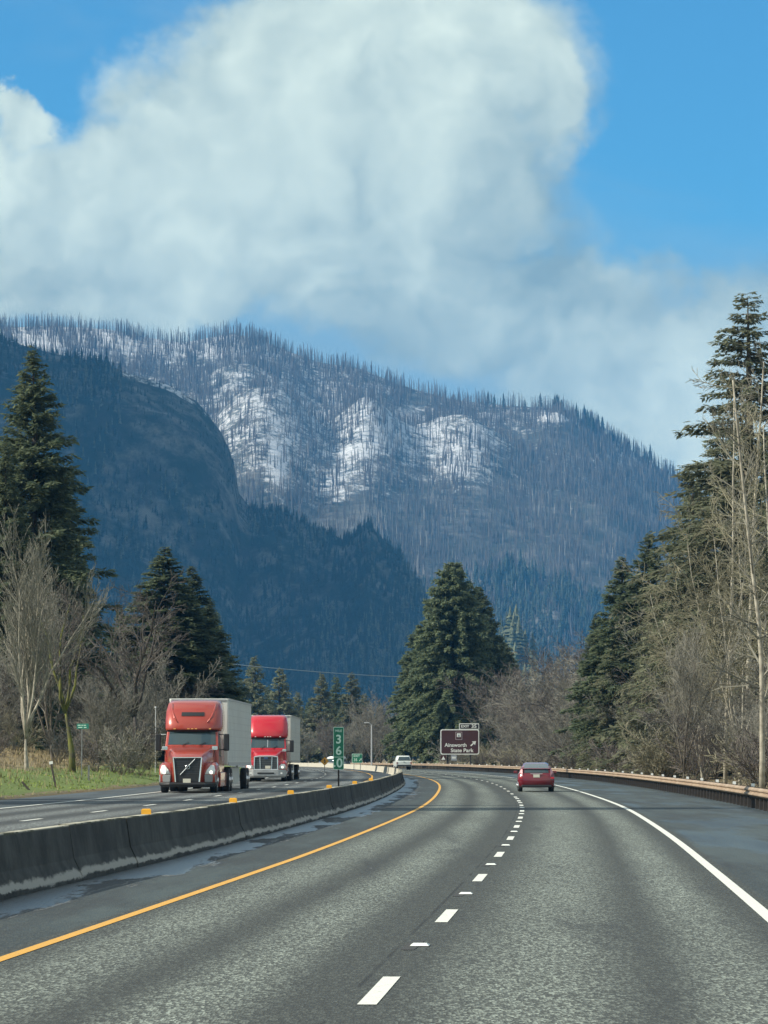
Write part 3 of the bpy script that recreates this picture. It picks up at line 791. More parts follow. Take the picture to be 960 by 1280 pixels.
def bare(seed, H, r0, fork=0.2, stems=4, spread=0.35, levels=4, kids=(5, 6, 5), ang=(0.6, 0.7, 0.8), ratio=(0.55, 0.5, 0.45), wig=0.12, up=0.25, twig=0.010, bark=None, crown=None, lean=0.0, excurrent=False):
    """leafless tree: (trunk mesh with the main limbs, crown mesh of branches and twigs)"""
    r = np.random.default_rng(seed); T = MB(); Cn = MB()
    def run(p, d, L, ra, lev, segs):
        pts = [np.array(p, float)]; d = np.array(d, float); d /= np.linalg.norm(d)
        for _ in range(segs):
            d = d + r.normal(0, wig, 3) + np.array((0, 0, up * (0.25 if lev else 0.1))); d /= np.linalg.norm(d)
            pts.append(pts[-1] + d * L / segs)
        pts = np.array(pts); rr = np.linspace(ra, max(ra * 0.25, twig), segs + 1)
        (T if lev <= 0 else Cn).tube(pts, rr, 7 if ra > .08 else (5 if ra > .04 else 3), lev <= 0)
        return pts, rr
    def children(pts, rr, L, lev):
        if lev >= levels: return
        k = kids[min(lev, len(kids) - 1)]; k = max(1, int(round(k * r.uniform(.75, 1.25))))
        lo = 0.12 if lev else 0.22
        for i in range(k):
            s = lo + (1 - lo) * (i + r.random()) / k; s = min(s, 0.99)
            q = s * (len(pts) - 1); a = int(q); f = q - a; b = min(a + 1, len(pts) - 1)
            p = pts[a] * (1 - f) + pts[b] * f; dd = pts[b] - pts[a] if b != a else pts[a] - pts[a - 1]
            dd = dd / (np.linalg.norm(dd) + 1e-9)
            an = ang[min(lev, len(ang) - 1)] * r.uniform(.6, 1.35)
            v_ = r.normal(0, 1, 3); v_ -= v_.dot(dd) * dd; v_ /= np.linalg.norm(v_) + 1e-9
            nd = dd * math.cos(an) + v_ * math.sin(an)
            nL = L * ratio[min(lev, len(ratio) - 1)] * r.uniform(.6, 1.25) * (1.15 - 0.5 * s)
            nr = max(twig, (rr[a] * (1 - f) + rr[b] * f) * 0.55)
            c, cr = run(p, nd, nL, nr, lev + 1, 4 if lev < 2 else 3)
            children(c, cr, nL, lev + 1)
    if excurrent:
        c, cr = run((0, 0, -0.4), (lean, 0, 1), H, r0, 0, 9); children(c, cr, H, 0)
    else:
        c, cr = run((0, 0, -0.4), (lean, 0, 1), H * fork + .4, r0, -1, 3)
        top, rt = c[-1], cr[-1] * 1.0 + r0 * .35
        for i in range(stems):
            a = i * 6.283 / stems + r.uniform(-.4, .4); s = spread * r.uniform(.4, 1.25)
            L = H * (1 - fork) * r.uniform(.72, 1.02)
            b, br = run(top - np.array((0, 0, r.uniform(0, .25))), (math.cos(a) * s, math.sin(a) * s, 1), L, rt * r.uniform(.6, .85), 0, 7); children(b, br, L, 0)
    return T.mesh('trunk', bark, True), Cn.mesh('crown', crown)

BARK = mat('grey_bark', (0.10, 0.085, 0.065), 0.9, var=0.45, scale=5)
BARKD = mat('dark_bark', (0.045, 0.038, 0.032), 0.9, var=0.4, scale=5)
BARKW = mat('alder_bark', (0.20, 0.18, 0.14), 0.85, col2=(0.42, 0.39, 0.31), scale=3, detail=7)
MOSS = mat('mossy_bark', (0.05, 0.045, 0.03), 0.95, col2=(0.13, 0.14, 0.02), scale=1.2)
TWP = leaf_mat('pale_twig', (0.15, 0.145, 0.115), (0.26, 0.25, 0.20))
TWB = leaf_mat('brown_twig', (0.072, 0.062, 0.055), (0.15, 0.132, 0.118))
TWG = leaf_mat('grey_twig', (0.115, 0.109, 0.09), (0.25, 0.24, 0.20))
TWO = leaf_mat('olive_twig', (0.16, 0.15, 0.10), (0.27, 0.25, 0.17))
NEEDLE = leaf_mat('spruce_needles', (0.085, 0.122, 0.072), (0.23, 0.265, 0.15), (0.13, 0.165, 0.092), trans=0.5)
NEEDLD = leaf_mat('dark_needles', (0.070, 0.105, 0.066), (0.19, 0.22, 0.125), (0.11, 0.135, 0.075), trans=0.5)
NEEDLO = leaf_mat('olive_needles', (0.11, 0.135, 0.085), (0.27, 0.285, 0.18), (0.23, 0.22, 0.15), trans=0.5)

PROTO = {}
def P_(key, fn):
    if key not in PROTO: PROTO[key] = fn()
    return PROTO[key]
def tree(name, meshes, px, Y, top_py, H, label, cat='tree', group=None, wide=1.0, rz=None, z=None, base_px=None, lean=0.0):
    X = bearing(px, Y); g = gz(X, Y) if z is None else z
    s = (height_at(top_py, Y) - g) / H
    o = empty(name, (X, Y, g), random.uniform(0, 6.28) if rz is None else rz, label=label, cat=cat, group=group)
    o.scale = (s * wide, s * wide, s)
    for n, me in zip(('trunk', 'crown'), meshes):
        link(n, me, o)
    return o
random.seed(9)
spruceA = conifer(1, 28, 8.0, base=0.10, droop=0.42, up=0.35, power=0.60, dens=2.6, spray=0.58, leaf=NEEDLE, bark=BARKD, tri=11, step=0.40)
spruceB = conifer(2, 28, 6.4, base=0.10, droop=0.40, up=0.35, power=0.64, dens=2.6, spray=0.58, leaf=NEEDLE, bark=BARKD, tri=10, step=0.42)
firA = conifer(3, 32, 6.6, base=0.06, droop=0.28, up=0.42, power=0.92, dens=2.2, spray=0.52, gap=0.08, leaf=NEEDLD, bark=BARKD, tri=8, step=0.45, var=(.55, 1.2))
firB = conifer(4, 30, 5.4, base=0.05, droop=0.34, up=0.30, power=0.85, dens=2.4, spray=0.52, gap=0.05, leaf=NEEDLD, bark=BARKD, tri=9, step=0.42)
hemlock = conifer(5, 34, 6.4, base=0.05, droop=0.50, up=0.22, power=0.80, dens=1.8, spray=0.46, gap=0.22, leaf=NEEDLO, bark=BARK, tri=8, step=0.42, var=(.45, 1.3))
smallfir = conifer(6, 18, 4.2, base=0.06, droop=0.35, up=0.35, power=0.85, dens=1.8, spray=0.6, gap=0.05, leaf=NEEDLO, bark=BARKD, tri=6, step=0.42)
smallfir2 = conifer(7, 18, 3.6, base=0.06, droop=0.35, up=0.35, power=0.9, dens=1.8, spray=0.6, gap=0.1, leaf=NEEDLE, bark=BARKD, tri=6, step=0.42)

# spruce clump beyond the exit sign
tree('spruce_tree', spruceA, 566, 482, 708, 28, 'tallest broad green spruce of the clump behind the brown exit sign', 'spruce')
tree('spruce_tree', spruceB, 598, 500, 738, 28, 'spruce leaning right behind the tallest spruce of the exit sign clump', 'spruce', wide=1.05)
tree('spruce_tree', spruceB, 530, 492, 780, 28, 'shorter spruce on the left flank of the clump, above the pickup truck', 'spruce', wide=1.25)
tree('spruce_tree', spruceA, 628, 520, 806, 28, 'small spruce at the right foot of the clump above the bare thicket', 'spruce', wide=0.9)
# left conifers
tree('fir_tree', firA, 38, 262, 438, 32, 'tallest dark fir standing at the left edge against the cliff', 'fir', wide=1.35)
tree('fir_tree', firB, 5, 240, 560, 30, 'dark fir cut by the left edge of the photo below the tallest fir', 'fir', wide=1.1)
tree('fir_tree', firB, 78, 290, 600, 30, 'dark fir tucked right of the tallest fir on the left', 'fir', wide=1.0)
tree('fir_tree', firB, 205, 300, 688, 30, 'rounded olive fir behind the brown bare tree left of the trucks', 'fir', wide=2.3)
tree('fir_tree', firA, 262, 330, 750, 32, 'dark pointed fir rising behind the orange truck', 'fir', wide=1.5)
tree('fir_tree', firB, 240, 305, 712, 30, 'dark fir between the rounded olive fir and the pointed fir', 'fir', wide=1.8)
tree('fir_tree', firB, 150, 330, 760, 30, 'dark fir half hidden behind bare branches left of centre', 'fir', wide=1.2)
tree('fir_tree', firB, -45, 300, 600, 30, 'dark fir outside the left edge beyond the grassy bank', 'fir', wide=1.2)
# middle distance row behind the trucks
mids = [(318, 640, 822, smallfir), (350, 660, 836, smallfir), (335, 720, 858, smallfir2), (372, 700, 866, smallfir), (402, 640, 843, smallfir), (420, 680, 846, smallfir2), (440, 650, 842, smallfir), (456, 700, 868, smallfir), (388, 720, 872, smallfir2), (300, 640, 850, smallfir2), (475, 720, 880, smallfir2), (362, 640, 880, smallfir)]
where = ['above the gap between the trucks', 'peaking above the red truck cab', 'low behind the row above the red truck', 'above the red truck trailer', 'left of the three tall tips above the mile sign', 'middle of the three tips above the mile sign', 'right of the three tips above the mile sign', 'short, above the light pole', 'short, right of the red trailer', 'leftmost, beside the orange trailer', 'last before the spruce clump', 'short, in front above the red trailer']
for (a, b, c, d), wh in zip(mids, where):
    tree('conifer_tree', d, a, b, c, 18, f'hazy grey green conifer {wh}', 'conifer', 'hazy conifers beyond the bend', wide=1.2)

# right-hand conifers
tree('hemlock_tree', hemlock, 938, 245, 368, 34, 'tallest conifer with ragged drooping limbs at the right edge', 'hemlock', wide=1.5)
tree('hemlock_tree', hemlock, 985, 235, 470, 34, 'drooping conifer cut by the right edge of the photo', 'hemlock', wide=1.0)
tree('hemlock_tree', hemlock, 868, 262, 590, 34, 'olive drooping conifer left of the white trunks on the right', 'hemlock', wide=1.35)
tree('fir_tree', firB, 778, 320, 700, 30, 'dark green fir left of the olive conifer on the right', 'fir', wide=1.7)
tree('fir_tree', firA, 812, 300, 668, 32, 'dark fir between the dark green fir and the olive drooping conifer', 'fir', wide=1.5)
tree('hemlock_tree', hemlock, 826, 270, 742, 34, 'shorter olive conifer in front of the dark firs on the right', 'hemlock', wide=1.5)
tree('hemlock_tree', hemlock, 772, 300, 790, 34, 'low olive conifer whose drooping limbs reach into the thicket left of the others', 'hemlock', wide=1.7)
tree('hemlock_tree', hemlock, 905, 268, 520, 34, 'olive conifer behind the white trunks, second tallest on the right', 'hemlock', wide=1.45)
tree('fir_tree', firB, 745, 345, 770, 30, 'short dark fir at the left end of the conifers on the right', 'fir', wide=1.2)

# bare trees
vase = bare(11, 11.5, 0.20, fork=0.17, stems=8, spread=0.32, levels=3, kids=(14, 7, 4), ang=(0.55, 0.5, 0.6), ratio=(0.42, 0.5, 0.5), wig=0.10, up=0.55, twig=0.011, bark=BARKW, crown=TWP)
vase2 = bare(12, 11.5, 0.2, fork=0.12, stems=6, spread=0.35, levels=3, kids=(12, 7, 5), ang=(0.5, 0.55, 0.6), ratio=(0.42, 0.5, 0.5), wig=0.09, up=0.3, twig=0.014, bark=BARK, crown=TWG)
spreading = bare(13, 13, 0.30, fork=0.30, stems=5, spread=0.75, levels=3, kids=(9, 6, 5), ang=(0.75, 0.75, 0.8), ratio=(0.46, 0.5, 0.5), wig=0.15, up=0.12, twig=0.012, bark=BARKD, crown=TWB)
alder = bare(14, 19, 0.145, levels=3, kids=(24, 6, 4), ang=(1.05, 0.7, 0.7), ratio=(0.14, 0.5, 0.5), wig=0.022, up=0.25, twig=0.012, bark=BARKW, crown=TWP, excurrent=True)
alder2 = bare(15, 19, 0.12, levels=3, kids=(26, 7, 4), ang=(1.0, 0.7, 0.7), ratio=(0.15, 0.5, 0.5), wig=0.028, up=0.25, twig=0.012, bark=BARKW, crown=TWO, excurrent=True)
thick = [bare(20 + i, 9, 0.11, fork=0.06, stems=7, spread=0.50, levels=3, kids=(10, 7, 5), ang=(0.6, 0.7, 0.8), ratio=(0.40, 0.5, 0.5), wig=0.12, up=0.22, twig=0.012, bark=BARK, crown=c_) for i, c_ in enumerate((TWG, TWB, TWG))]
arching = bare(41, 15, 0.15, fork=0.10, stems=5, spread=0.30, levels=3, kids=(13, 7, 5), ang=(0.8, 0.7, 0.7), ratio=(0.34, 0.5, 0.5), wig=0.11, up=-0.25, twig=0.012, bark=BARKW, crown=TWO)
mossy = bare(51, 13, 0.34, fork=0.36, stems=4, spread=0.5, levels=3, kids=(9, 6, 5), ang=(0.7, 0.7, 0.8), ratio=(0.42, 0.5, 0.5), wig=0.13, up=0.2, twig=0.012, bark=MOSS, crown=TWB, lean=0.18)
shrub = [bare(30 + i, 3.2, 0.04, fork=0.02, stems=12, spread=0.75, levels=2, kids=(9, 6), ang=(0.55, 0.7), ratio=(0.42, 0.5), wig=0.14, up=0.15, twig=0.012, bark=BARK, crown=c_) for i, c_ in enumerate((TWG, TWB, TWO))]

tree('bare_tree', vase, 35, 170, 690, 11.5, 'pale bare tree with many upright branches on the grass bank at left', 'bare tree', wide=0.78, rz=0.6)
tree('bare_tree', spreading, 163, 222, 712, 13, 'dark bare tree with crooked wide limbs left of the orange truck', 'bare tree', rz=2.1)
tree('bare_tree', vase2, 122, 195, 858, 11.5, 'small bare tree with thin upright stems beside the green street sign', 'bare tree', wide=1.25)
tree('bare_tree', vase2, 68, 205, 748, 11.5, 'grey bare tree right behind the pale upright tree', 'bare tree')
tree('bare_tree', thick[0], 196, 250, 800, 9, 'dense twiggy bare tree just left of the orange truck roof', 'bare tree', wide=0.8)
tree('mossy_tree', mossy, 92, 184, 745, 13, 'bare tree whose leaning trunk is furred with yellow green moss', 'bare tree', wide=0.9, rz=2.6)
for a, b, c, lb in ((878, 200, 690, 'arching olive twigged bare tree left of the pale trunks on the right'), (925, 195, 620, 'arching bare tree between the pale trunks at the right')):
    tree('bare_tree', arching, a, b, c, 15, lb, 'bare tree', wide=0.85)
for i, (a, b, c) in enumerate([(-25, 200, 790), (10, 235, 830), (-5, 210, 850), (55, 250, 850), (140, 245, 840), (110, 245, 830), (178, 240, 850), (222, 270, 850), (240, 290, 860), (150, 225, 890), (80, 255, 850)]):
    tree('thicket_tree', thick[i % 3], a, b, c, 9, 'brown twiggy bare tree in the thicket on the left bank', 'bare tree', 'bare thicket trees on the left bank', wide=random.uniform(.9, 1.3))

tree('alder_tree', alder, 950, 152, 462, 19, 'white trunked bare alder right behind the guardrail at the right edge', 'alder', wide=1.0, rz=1.0)
tree('alder_tree', alder2, 905, 205, 480, 19, 'slim pale bare alder left of the white trunk at the right edge', 'alder', wide=0.9)
tree('alder_tree', alder, 932, 225, 440, 19, 'pale bare alder between the two other white trunks on the right', 'alder', wide=0.9, rz=3.0)
tree('alder_tree', alder2, 972, 190, 520, 19, 'pale bare alder cut by the right edge of the photo', 'alder', wide=1.0)
tree('bare_tree', vase2, 852, 190, 800, 11.5, 'upright many stemmed bare sapling behind the guardrail below the olive conifer', 'bare tree', wide=0.8)
tree('bare_tree', spreading, 760, 340, 790, 13, 'dark trunked bare tree at the right end of the grey thicket', 'bare tree', wide=1.1, rz=0.4)
tree('bare_tree', spreading, 712, 400, 815, 13, 'pink grey bare tree with forked trunk behind the red car', 'bare tree', wide=1.1, rz=1.4)
for i, (a, b, c) in enumerate([(604, 490, 850), (626, 462, 842), (645, 440, 856), (584, 510, 880), (665, 430, 838), (688, 420, 822), (735, 380, 836), (720, 430, 806), (748, 400, 800), (705, 360, 868), (668, 400, 880), (672, 380, 890), (652, 420, 896), (770, 320, 858), (792, 300, 845), (740, 330, 880), (815, 270, 850), (840, 245, 858), (870, 225, 830), (890, 215, 846), (920, 200, 850), (800, 330, 790), (900, 250, 800), (960, 210, 790), (940, 175, 880), (880, 190, 890), (970, 180, 860), (835, 300, 770), (655, 470, 850), (700, 460, 830)]):
    tree('thicket_tree', thick[i % 3], a, b, c, 9, 'grey brown twiggy bare tree in the thicket behind the right guardrail', 'bare tree', 'bare thicket trees behind the guardrail', wide=random.uniform(.95, 1.4))
for i in range(46):
    Y = random.uniform(150, 470); o_ = random.uniform(10.5, 19)
    P = road_pt(Y, o_); px = 480 + P[0] / Y * 4200
    if px > 985 or px < 540 or (px < 625 and Y < 445): continue
    g = gz(P[0], P[1])
    s = empty('bare_shrub', (P[0], P[1], g), random.uniform(0, 6.28), label='low grey brown twiggy shrub at the foot of the thicket behind the guardrail', cat='shrub', group='leafless shrubs behind the guardrail')
    k = random.uniform(.7, 1.4); s.scale = (k * 1.2, k * 1.2, k)
    for n, me in zip(('trunk', 'crown'), shrub[i % 3]): link(n, me, s)
for i, (px, Y, k) in enumerate([(75, 200, .7), (118, 192, .7), (140, 198, 1.0), (152, 190, .9), (165, 205, 1.1), (175, 200, .7), (100, 205, .8), (-10, 175, .6), (20, 210, 1.0), (185, 225, 1.1), (128, 220, 1.0)]):
    X = bearing(px, Y); s = empty('bare_shrub', (X, Y, gz(X, Y)), random.uniform(0, 6.28), label='low brown twiggy shrub in dry grass on the left bank', cat='shrub', group='leafless shrubs on the left bank')
    s.scale = (k, k, k)
    for n, me in zip(('trunk', 'crown'), shrub[i % 3]): link(n, me, s)
# pale poplars at the bend and bare trees beyond the spruces
for i, (a, b, c) in enumerate([(466, 560, 868), (478, 580, 880), (452, 600, 892), (430, 600, 905), (410, 590, 900), (385, 600, 905), (360, 600, 905), (340, 610, 900), (490, 560, 890)]):
    tree('thicket_tree', thick[i % 3], a, b, c, 9, 'grey bare tree below the hazy conifers at the bend', 'bare tree', 'bare trees at the far bend', wide=1.0)
# roadside conifer outside the frame on the left, whose shadow lies across the lanes
tree('roadside_fir', spruceA, -400, 109, -60, 28, 'tall roadside fir outside the left edge that shades the road', 'fir', wide=0.62)
tree('roadside_fir', spruceB, -440, 116.5, 180, 28, 'shorter roadside fir outside the left edge beside the tall one', 'fir', wide=0.5)

# valley woods between the near trees and the hills
def valley_woods():
    N = 2600
    Y = rngm.uniform(800, 2600, N); px = rngm.uniform(-100, 1060, N)
    P = np.stack([(px - 480) / 4200 * Y, Y, np.full(N, 0.5)], -1)
    P[:, 2] = [gz(a, b) for a, b in P[:, :2]]
    link('valley_forest', scatter_mesh('valley_forest', LC, P, rngm.uniform(9, 17, N), FORD, 9), kind='stuff')
valley_woods()

# grass blades and dry weeds on the left bank
def grass_tufts():
    N = 26000; r = np.random.default_rng(6)
    Y = r.uniform(105, 270, N); o = -18.6 - r.random(N) ** 1.2 * 22
    X = xc(Y) + o
    Z = z0(Y) + np.interp(o, GO, GZ) - 0.02
    dry = r.random(N) < np.interp(-o, [19, 23, 27, 33], [0.05, 0.2, 0.85, 0.95])
    h = np.where(dry, r.uniform(.12, .45, N), r.uniform(.04, .11, N)) * np.where(-o < 20, 0.7, 1); a = r.uniform(0, 6.28, N); wd = np.where(dry, .02, .035)
    lx, ly = r.normal(0, .3, N) * h, r.normal(0, .3, N) * h
    V = np.stack([np.stack([X - np.cos(a) * wd, Y - np.sin(a) * wd, Z], -1), np.stack([X + np.cos(a) * wd, Y + np.sin(a) * wd, Z], -1), np.stack([X + lx, Y + ly, Z + h], -1)], 1)
    for nm, k, mt in (('grass', ~dry, leaf_mat('grass_blade', (0.09, 0.14, 0.025), (0.22, 0.28, 0.06))), ('dry_grass', dry, leaf_mat('straw_blade', (0.18, 0.14, 0.07), (0.38, 0.31, 0.17)))):
        v = V[k].reshape(-1, 3); link(nm, raw_mesh(nm, v, np.arange(len(v)).reshape(-1, 3), mt), kind='stuff')
grass_tufts()

# ------------------------------------------------------------------ vehicles
TYRE = mat('tyre_rubber', (0.018, 0.018, 0.019), 0.85)
RIM = mat('bright_rim', (0.55, 0.56, 0.56), 0.3, 0.9)
GLASS = mat('vehicle_glass', (0.035, 0.06, 0.068), 0.06, spec=0.8)
BLACK = mat('black_plastic', (0.015, 0.016, 0.018), 0.5)
CHROME = mat('chrome', (0.75, 0.76, 0.75), 0.18, 0.95)
LAMP = mat('lamp_lens', (0.80, 0.82, 0.78), 0.12, spec=0.8)
LAMPON = mat('lit_lamp', (1.0, 0.95, 0.82), 0.2, emit=0.7)
AMBER = mat('amber_lamp', (0.8, 0.45, 0.12), 0.3)
PLATE = mat('number_plate', (0.62, 0.60, 0.50), 0.5)
ALU = mat('dull_aluminium', (0.36, 0.37, 0.37), 0.4, 0.5, var=0.15, scale=2)
def tyre_and_rim(root, x, y, r_, wd, out_sign):
    mb = MB(); h = wd / 2
    mb.lathe_x((x, y, r_), [(-h, r_ * .6), (-h, r_ * .93), (-h * .75, r_), (h * .75, r_), (h, r_ * .93), (h, r_ * .6)], 24)
    wh = mb.obj('wheel', TYRE, root, True)
    rb = MB(); rb.lathe_x((x + out_sign * h * 0.7, y, r_), [(-.04, r_ * .58), (.05, r_ * .58), (.03, r_ * .30), (.10, r_ * .22), (.10, r_ * .02)] if out_sign > 0 else [(.04, r_ * .58), (-.05, r_ * .58), (-.03, r_ * .30), (-.10, r_ * .22), (-.10, r_ * .02)], 20)
    rb.obj('rim', RIM, wh)
def shell(z, yf, yb, hw, curv=0.12, n=9, pw=2.6, rc=0.08):
    """horizontal outline of a cab at height z, its front bowed"""
    xs = np.linspace(-1, 1, n)
    return [(q * hw, yf + curv * abs(q) ** pw, z) for q in xs] + [(hw, yb - rc, z), (hw - rc, yb, z), (-hw + rc, yb, z), (-hw, yb - rc, z)]
def face_panel(levels, x0, x1, off=-0.012, curv=0.12, pw=2.6, n=9, th=0.02):
    """thin curved panel on such a front: levels = (z, yf, hw of the cab there)"""
    mb = MB(); secs = []
    for z, yf, hw in levels:
        xs = np.linspace(x0, x1, n)
        f = [(q * hw, yf + curv * abs(q) ** pw + off, z) for q in xs]; b = [(x, y + th, z_) for x, y, z_ in f[::-1]]
        secs.append(f + b)
    mb.loft(secs)
    return mb

def truck(name, loc, rz, paintm, style, trailer_len, label):
    root = empty(name, loc, rz, label=label, cat='truck')
    vol = style == 'a'
    # --- cab and sleeper
    lv = [(0.48, 2.05, 5.2, 1.13), (1.2, 1.98, 5.2, 1.15), (1.96, 2.0, 5.2, 1.13), (2.62, 2.42, 5.2, 1.08)]
    mb = MB(); mb.loft([shell(*q) for q in lv]); cab = mb.obj('cab', paintm, root, False, 0.03)
    # --- roof fairing
    if vol: fl = [(2.60, 2.28, 5.2, 1.12), (2.72, 2.26, 5.2, 1.15), (3.05, 2.42, 5.2, 1.16), (3.45, 2.72, 5.2, 1.15), (3.78, 3.15, 5.2, 1.10), (3.90, 3.55, 5.15, 1.02), (3.93, 4.0, 5.1, 0.9)]
    else: fl = [(2.62, 2.32, 5.2, 1.10), (2.75, 2.28, 5.2, 1.14), (3.1, 2.45, 5.2, 1.15), (3.5, 2.72, 5.2, 1.13), (3.85, 3.05, 5.2, 1.08), (3.98, 3.4, 5.15, 1.0), (4.02, 3.9, 5.1, 0.88)]
    mb = MB(); mb.loft([shell(*q, curv=0.22) for q in fl]); fair = mb.obj('roof_fairing', paintm, root, True)
    fair.data.polygons.foreach_set('use_smooth', [True] * len(fair.data.polygons))
    if vol:
        face_panel([(3.24, 2.555, 1.155), (3.40, 2.675, 1.15)], -0.42, 0.42, -0.02, 0.22).obj('roof_vent', BLACK, root)
        for s in (-1, 1):                          # raised creases running up the fairing corners
            mb = MB(); mb.tube([(s * 0.62, 2.40, 2.95), (s * 0.80, 2.63, 3.20), (s * 0.90, 2.95, 3.5), (s * 0.93, 3.25, 3.76)], [.02, .05, .06, .03], 6); mb.obj('fairing_crease', paintm, root, True)
    else:
        mb = MB()
        pts = [(-0.66, 2.98, 3.68), (-0.62, 2.72, 3.38), (-0.52, 2.56, 3.12), (0, 2.50, 3.06), (0.52, 2.56, 3.12), (0.62, 2.72, 3.38), (0.66, 2.98, 3.68)]
        mb.tube(pts, .03, 6); mb.obj('fairing_crease', paintm, root, True)
    # --- windscreen, visor, side windows
    ws_ = face_panel([(2.02, 2.04, 1.125), (2.3, 2.215, 1.105), (2.56, 2.38, 1.085)], -0.90, 0.90, -0.014, n=11)
    wo = ws_.obj('windscreen', GLASS, root)
    if not vol:
        mb = MB(); mb.box((0, 2.20, 2.28), (0.035, 0.03, 0.54), rx=-0.55); mb.obj('centre_pillar', CHROME, root)
    for x in (-.42, .30):
        mb = MB(); mb.tube([(x, 1.985 + .12 * abs(x) ** 2.6, 2.0), (x + .30, 2.05 + .12 * abs(x + .3) ** 2.6, 2.13)], .012, 4); mb.obj('wiper', BLACK, root)
    face_panel([(2.56, 2.36, 1.10), (2.64, 2.30, 1.12)], -0.96, 0.96, -0.05).obj('sun_visor', BLACK, root)
    for x in (-0.75, -0.16, 0, 0.16, 0.75):
        mb = MB(); mb.box((x, 2.24 + 0.2 * abs(x) ** 2.6, 2.69), (0.09, 0.05, 0.035)); mb.obj('marker_lamp', AMBER if vol else LAMP, root)
    for s in (-1, 1):
        mb = MB(); x = s * 1.14
        mb.loft([[(x - .012, 2.35, 1.55), (x + .012, 2.35, 1.55), (x + .012, 3.25, 1.50), (x - .012, 3.25, 1.50)], [(x - s * .01 - .012, 2.35, 2.05), (x - s * .01 + .012, 2.35, 2.05), (x - s * .01 + .012, 3.25, 2.1), (x - s * .01 - .012, 3.25, 2.1)], [(x - s * .05 - .012, 2.72, 2.5), (x - s * .05 + .012, 2.72, 2.5), (x - s * .05 + .012, 3.2, 2.5), (x - s * .05 - .012, 3.2, 2.5)]])
        mb.obj('side_window', GLASS, root)
    # --- hood
    def hs(y, wb, wt, zb, zt):
        a = np.linspace(0, math.pi / 2, 5); rr = 0.16
        L = [(-wb, y, zb)] + [(-wt + rr - rr * math.cos(q), y, zt - rr + rr * math.sin(q)) for q in a] + [(0, y - .01, zt + .03)]
        return L + [(-x, y_, z) for x, y_, z in L[::-1] if x != 0]
    mb = MB(); mb.loft([hs(0.06, .68, .60, .45, 1.44), hs(.30, .74, .64, .45, 1.55), hs(.9, .86, .78, .45, 1.72), hs(1.5, .98, .92, .45, 1.86), hs(2.12, 1.10, 1.04, .45, 1.98)])
    mb.obj('hood', paintm, root, True)
    for s in (-1, 1):                              # fenders
        secs = []
        for y, zt, zb, xo in ((0.10, .86, .42, 1.12), (.18, 1.08, .40, 1.19), (.55, 1.24, .62, 1.22), (1.0, 1.28, 1.02, 1.23), (1.45, 1.20, .98, 1.22), (1.85, 1.05, .55, 1.21), (2.2, 1.0, .45, 1.18)):
            secs.append([(s * .58, y, zb), (s * xo, y, zb), (s * xo, y, zt - .12), (s * (xo - .10), y, zt), (s * (xo - .32), y, zt + .02), (s * .58, y, zt - .02)])
        mb = MB(); mb.loft(secs); mb.obj('fender', paintm, root, True)
    # --- grille
    if vol:
        gw0, gw1, g0, g1 = .50, .60, .46, 1.47
        mb = MB(); mb.loft([[(-gw0, -.02, g0), (gw0, -.02, g0), (gw0, .06, g0), (-gw0, .06, g0)], [(-gw1, .02, g1), (gw1, .02, g1), (gw1, .08, g1), (-gw1, .08, g1)]]); gr = mb.obj('grille', BLACK, root)
        mb = MB()
        for k in range(9):
            z = .82 + k * .07; mb.box((0, -.005 + .04 * (z - g0), z), (1.02, .04, .02))
        mb.obj('grille_bars', mat('dark_grille_bar', (.07, .075, .08), .35, .5), gr)
        mb = MB()
        for s in (-1, 1): mb.tube([(s * gw0, -.035, g0), (s * gw1, .005, g1)], .032, 6)
        mb.tube([(-gw1, .005, g1), (gw1, .005, g1)], .032, 6); mb.obj('grille_surround', CHROME, gr)
        mb = MB(); mb.tube([(-.30, -.03, .76), (.32, -.01, 1.42)], .018, 6); mb.lathe_x((0, 0, 0), [(0, .001)], 3) if False else None
        mb.obj('diagonal_bar', CHROME, gr)
        mb = MB(); k = 16; mb.tube([(.015 + .085 * math.cos(q), -.045, 1.08 + .085 * math.sin(q)) for q in np.linspace(0, 2 * math.pi, k + 1)], .014, 5); mb.obj('round_emblem', CHROME, gr)
    else:
        g0, g1 = .72, 1.46
        mb = MB(); mb.loft([[(-.70, -.02, g0), (.70, -.02, g0), (.70, .06, g0), (-.70, .06, g0)], [(-.68, .03, g1), (.68, .03, g1), (.68, .09, g1), (-.68, .09, g1)]]); gr = mb.obj('grille', mat('grey_grille', (.08, .09, .095), .4, .4), root)
        mb = MB()
        for s in (-1, 1):
            mb.tube([(s * .71, -.03, g0), (s * .69, .02, g1)], .035, 6); mb.tube([(s * .34, -.035, g0), (s * .36, .015, g1)], .022, 6)
        mb.tube([(-.70, .02, g1), (-.4, .03, g1 + .05), (.4, .03, g1 + .05), (.70, .02, g1)], .05, 6); mb.tube([(-.71, -.03, g0), (.71, -.03, g0)], .03, 6); mb.obj('grille_surround', CHROME, gr)
        mb = MB()
        for k in range(6): mb.box((0, -.012 + .07 * k * .11, g0 + .1 + k * .11), (1.3, .03, .02))
        mb.obj('grille_bars', BLACK, gr)
        mb = MB(); mb.box((0, -.0, 1.40), (.22, .03, .10)); mb.obj('emblem', mat('blue_emblem', (.05, .10, .22), .3), gr, bevel=.02)
        mb = MB(); mb.box((.12, -.05, .86), (.32, .02, .17)); mb.obj('number_plate', PLATE, root)
    # --- bumper
    bm_ = BLACK if vol else ALU
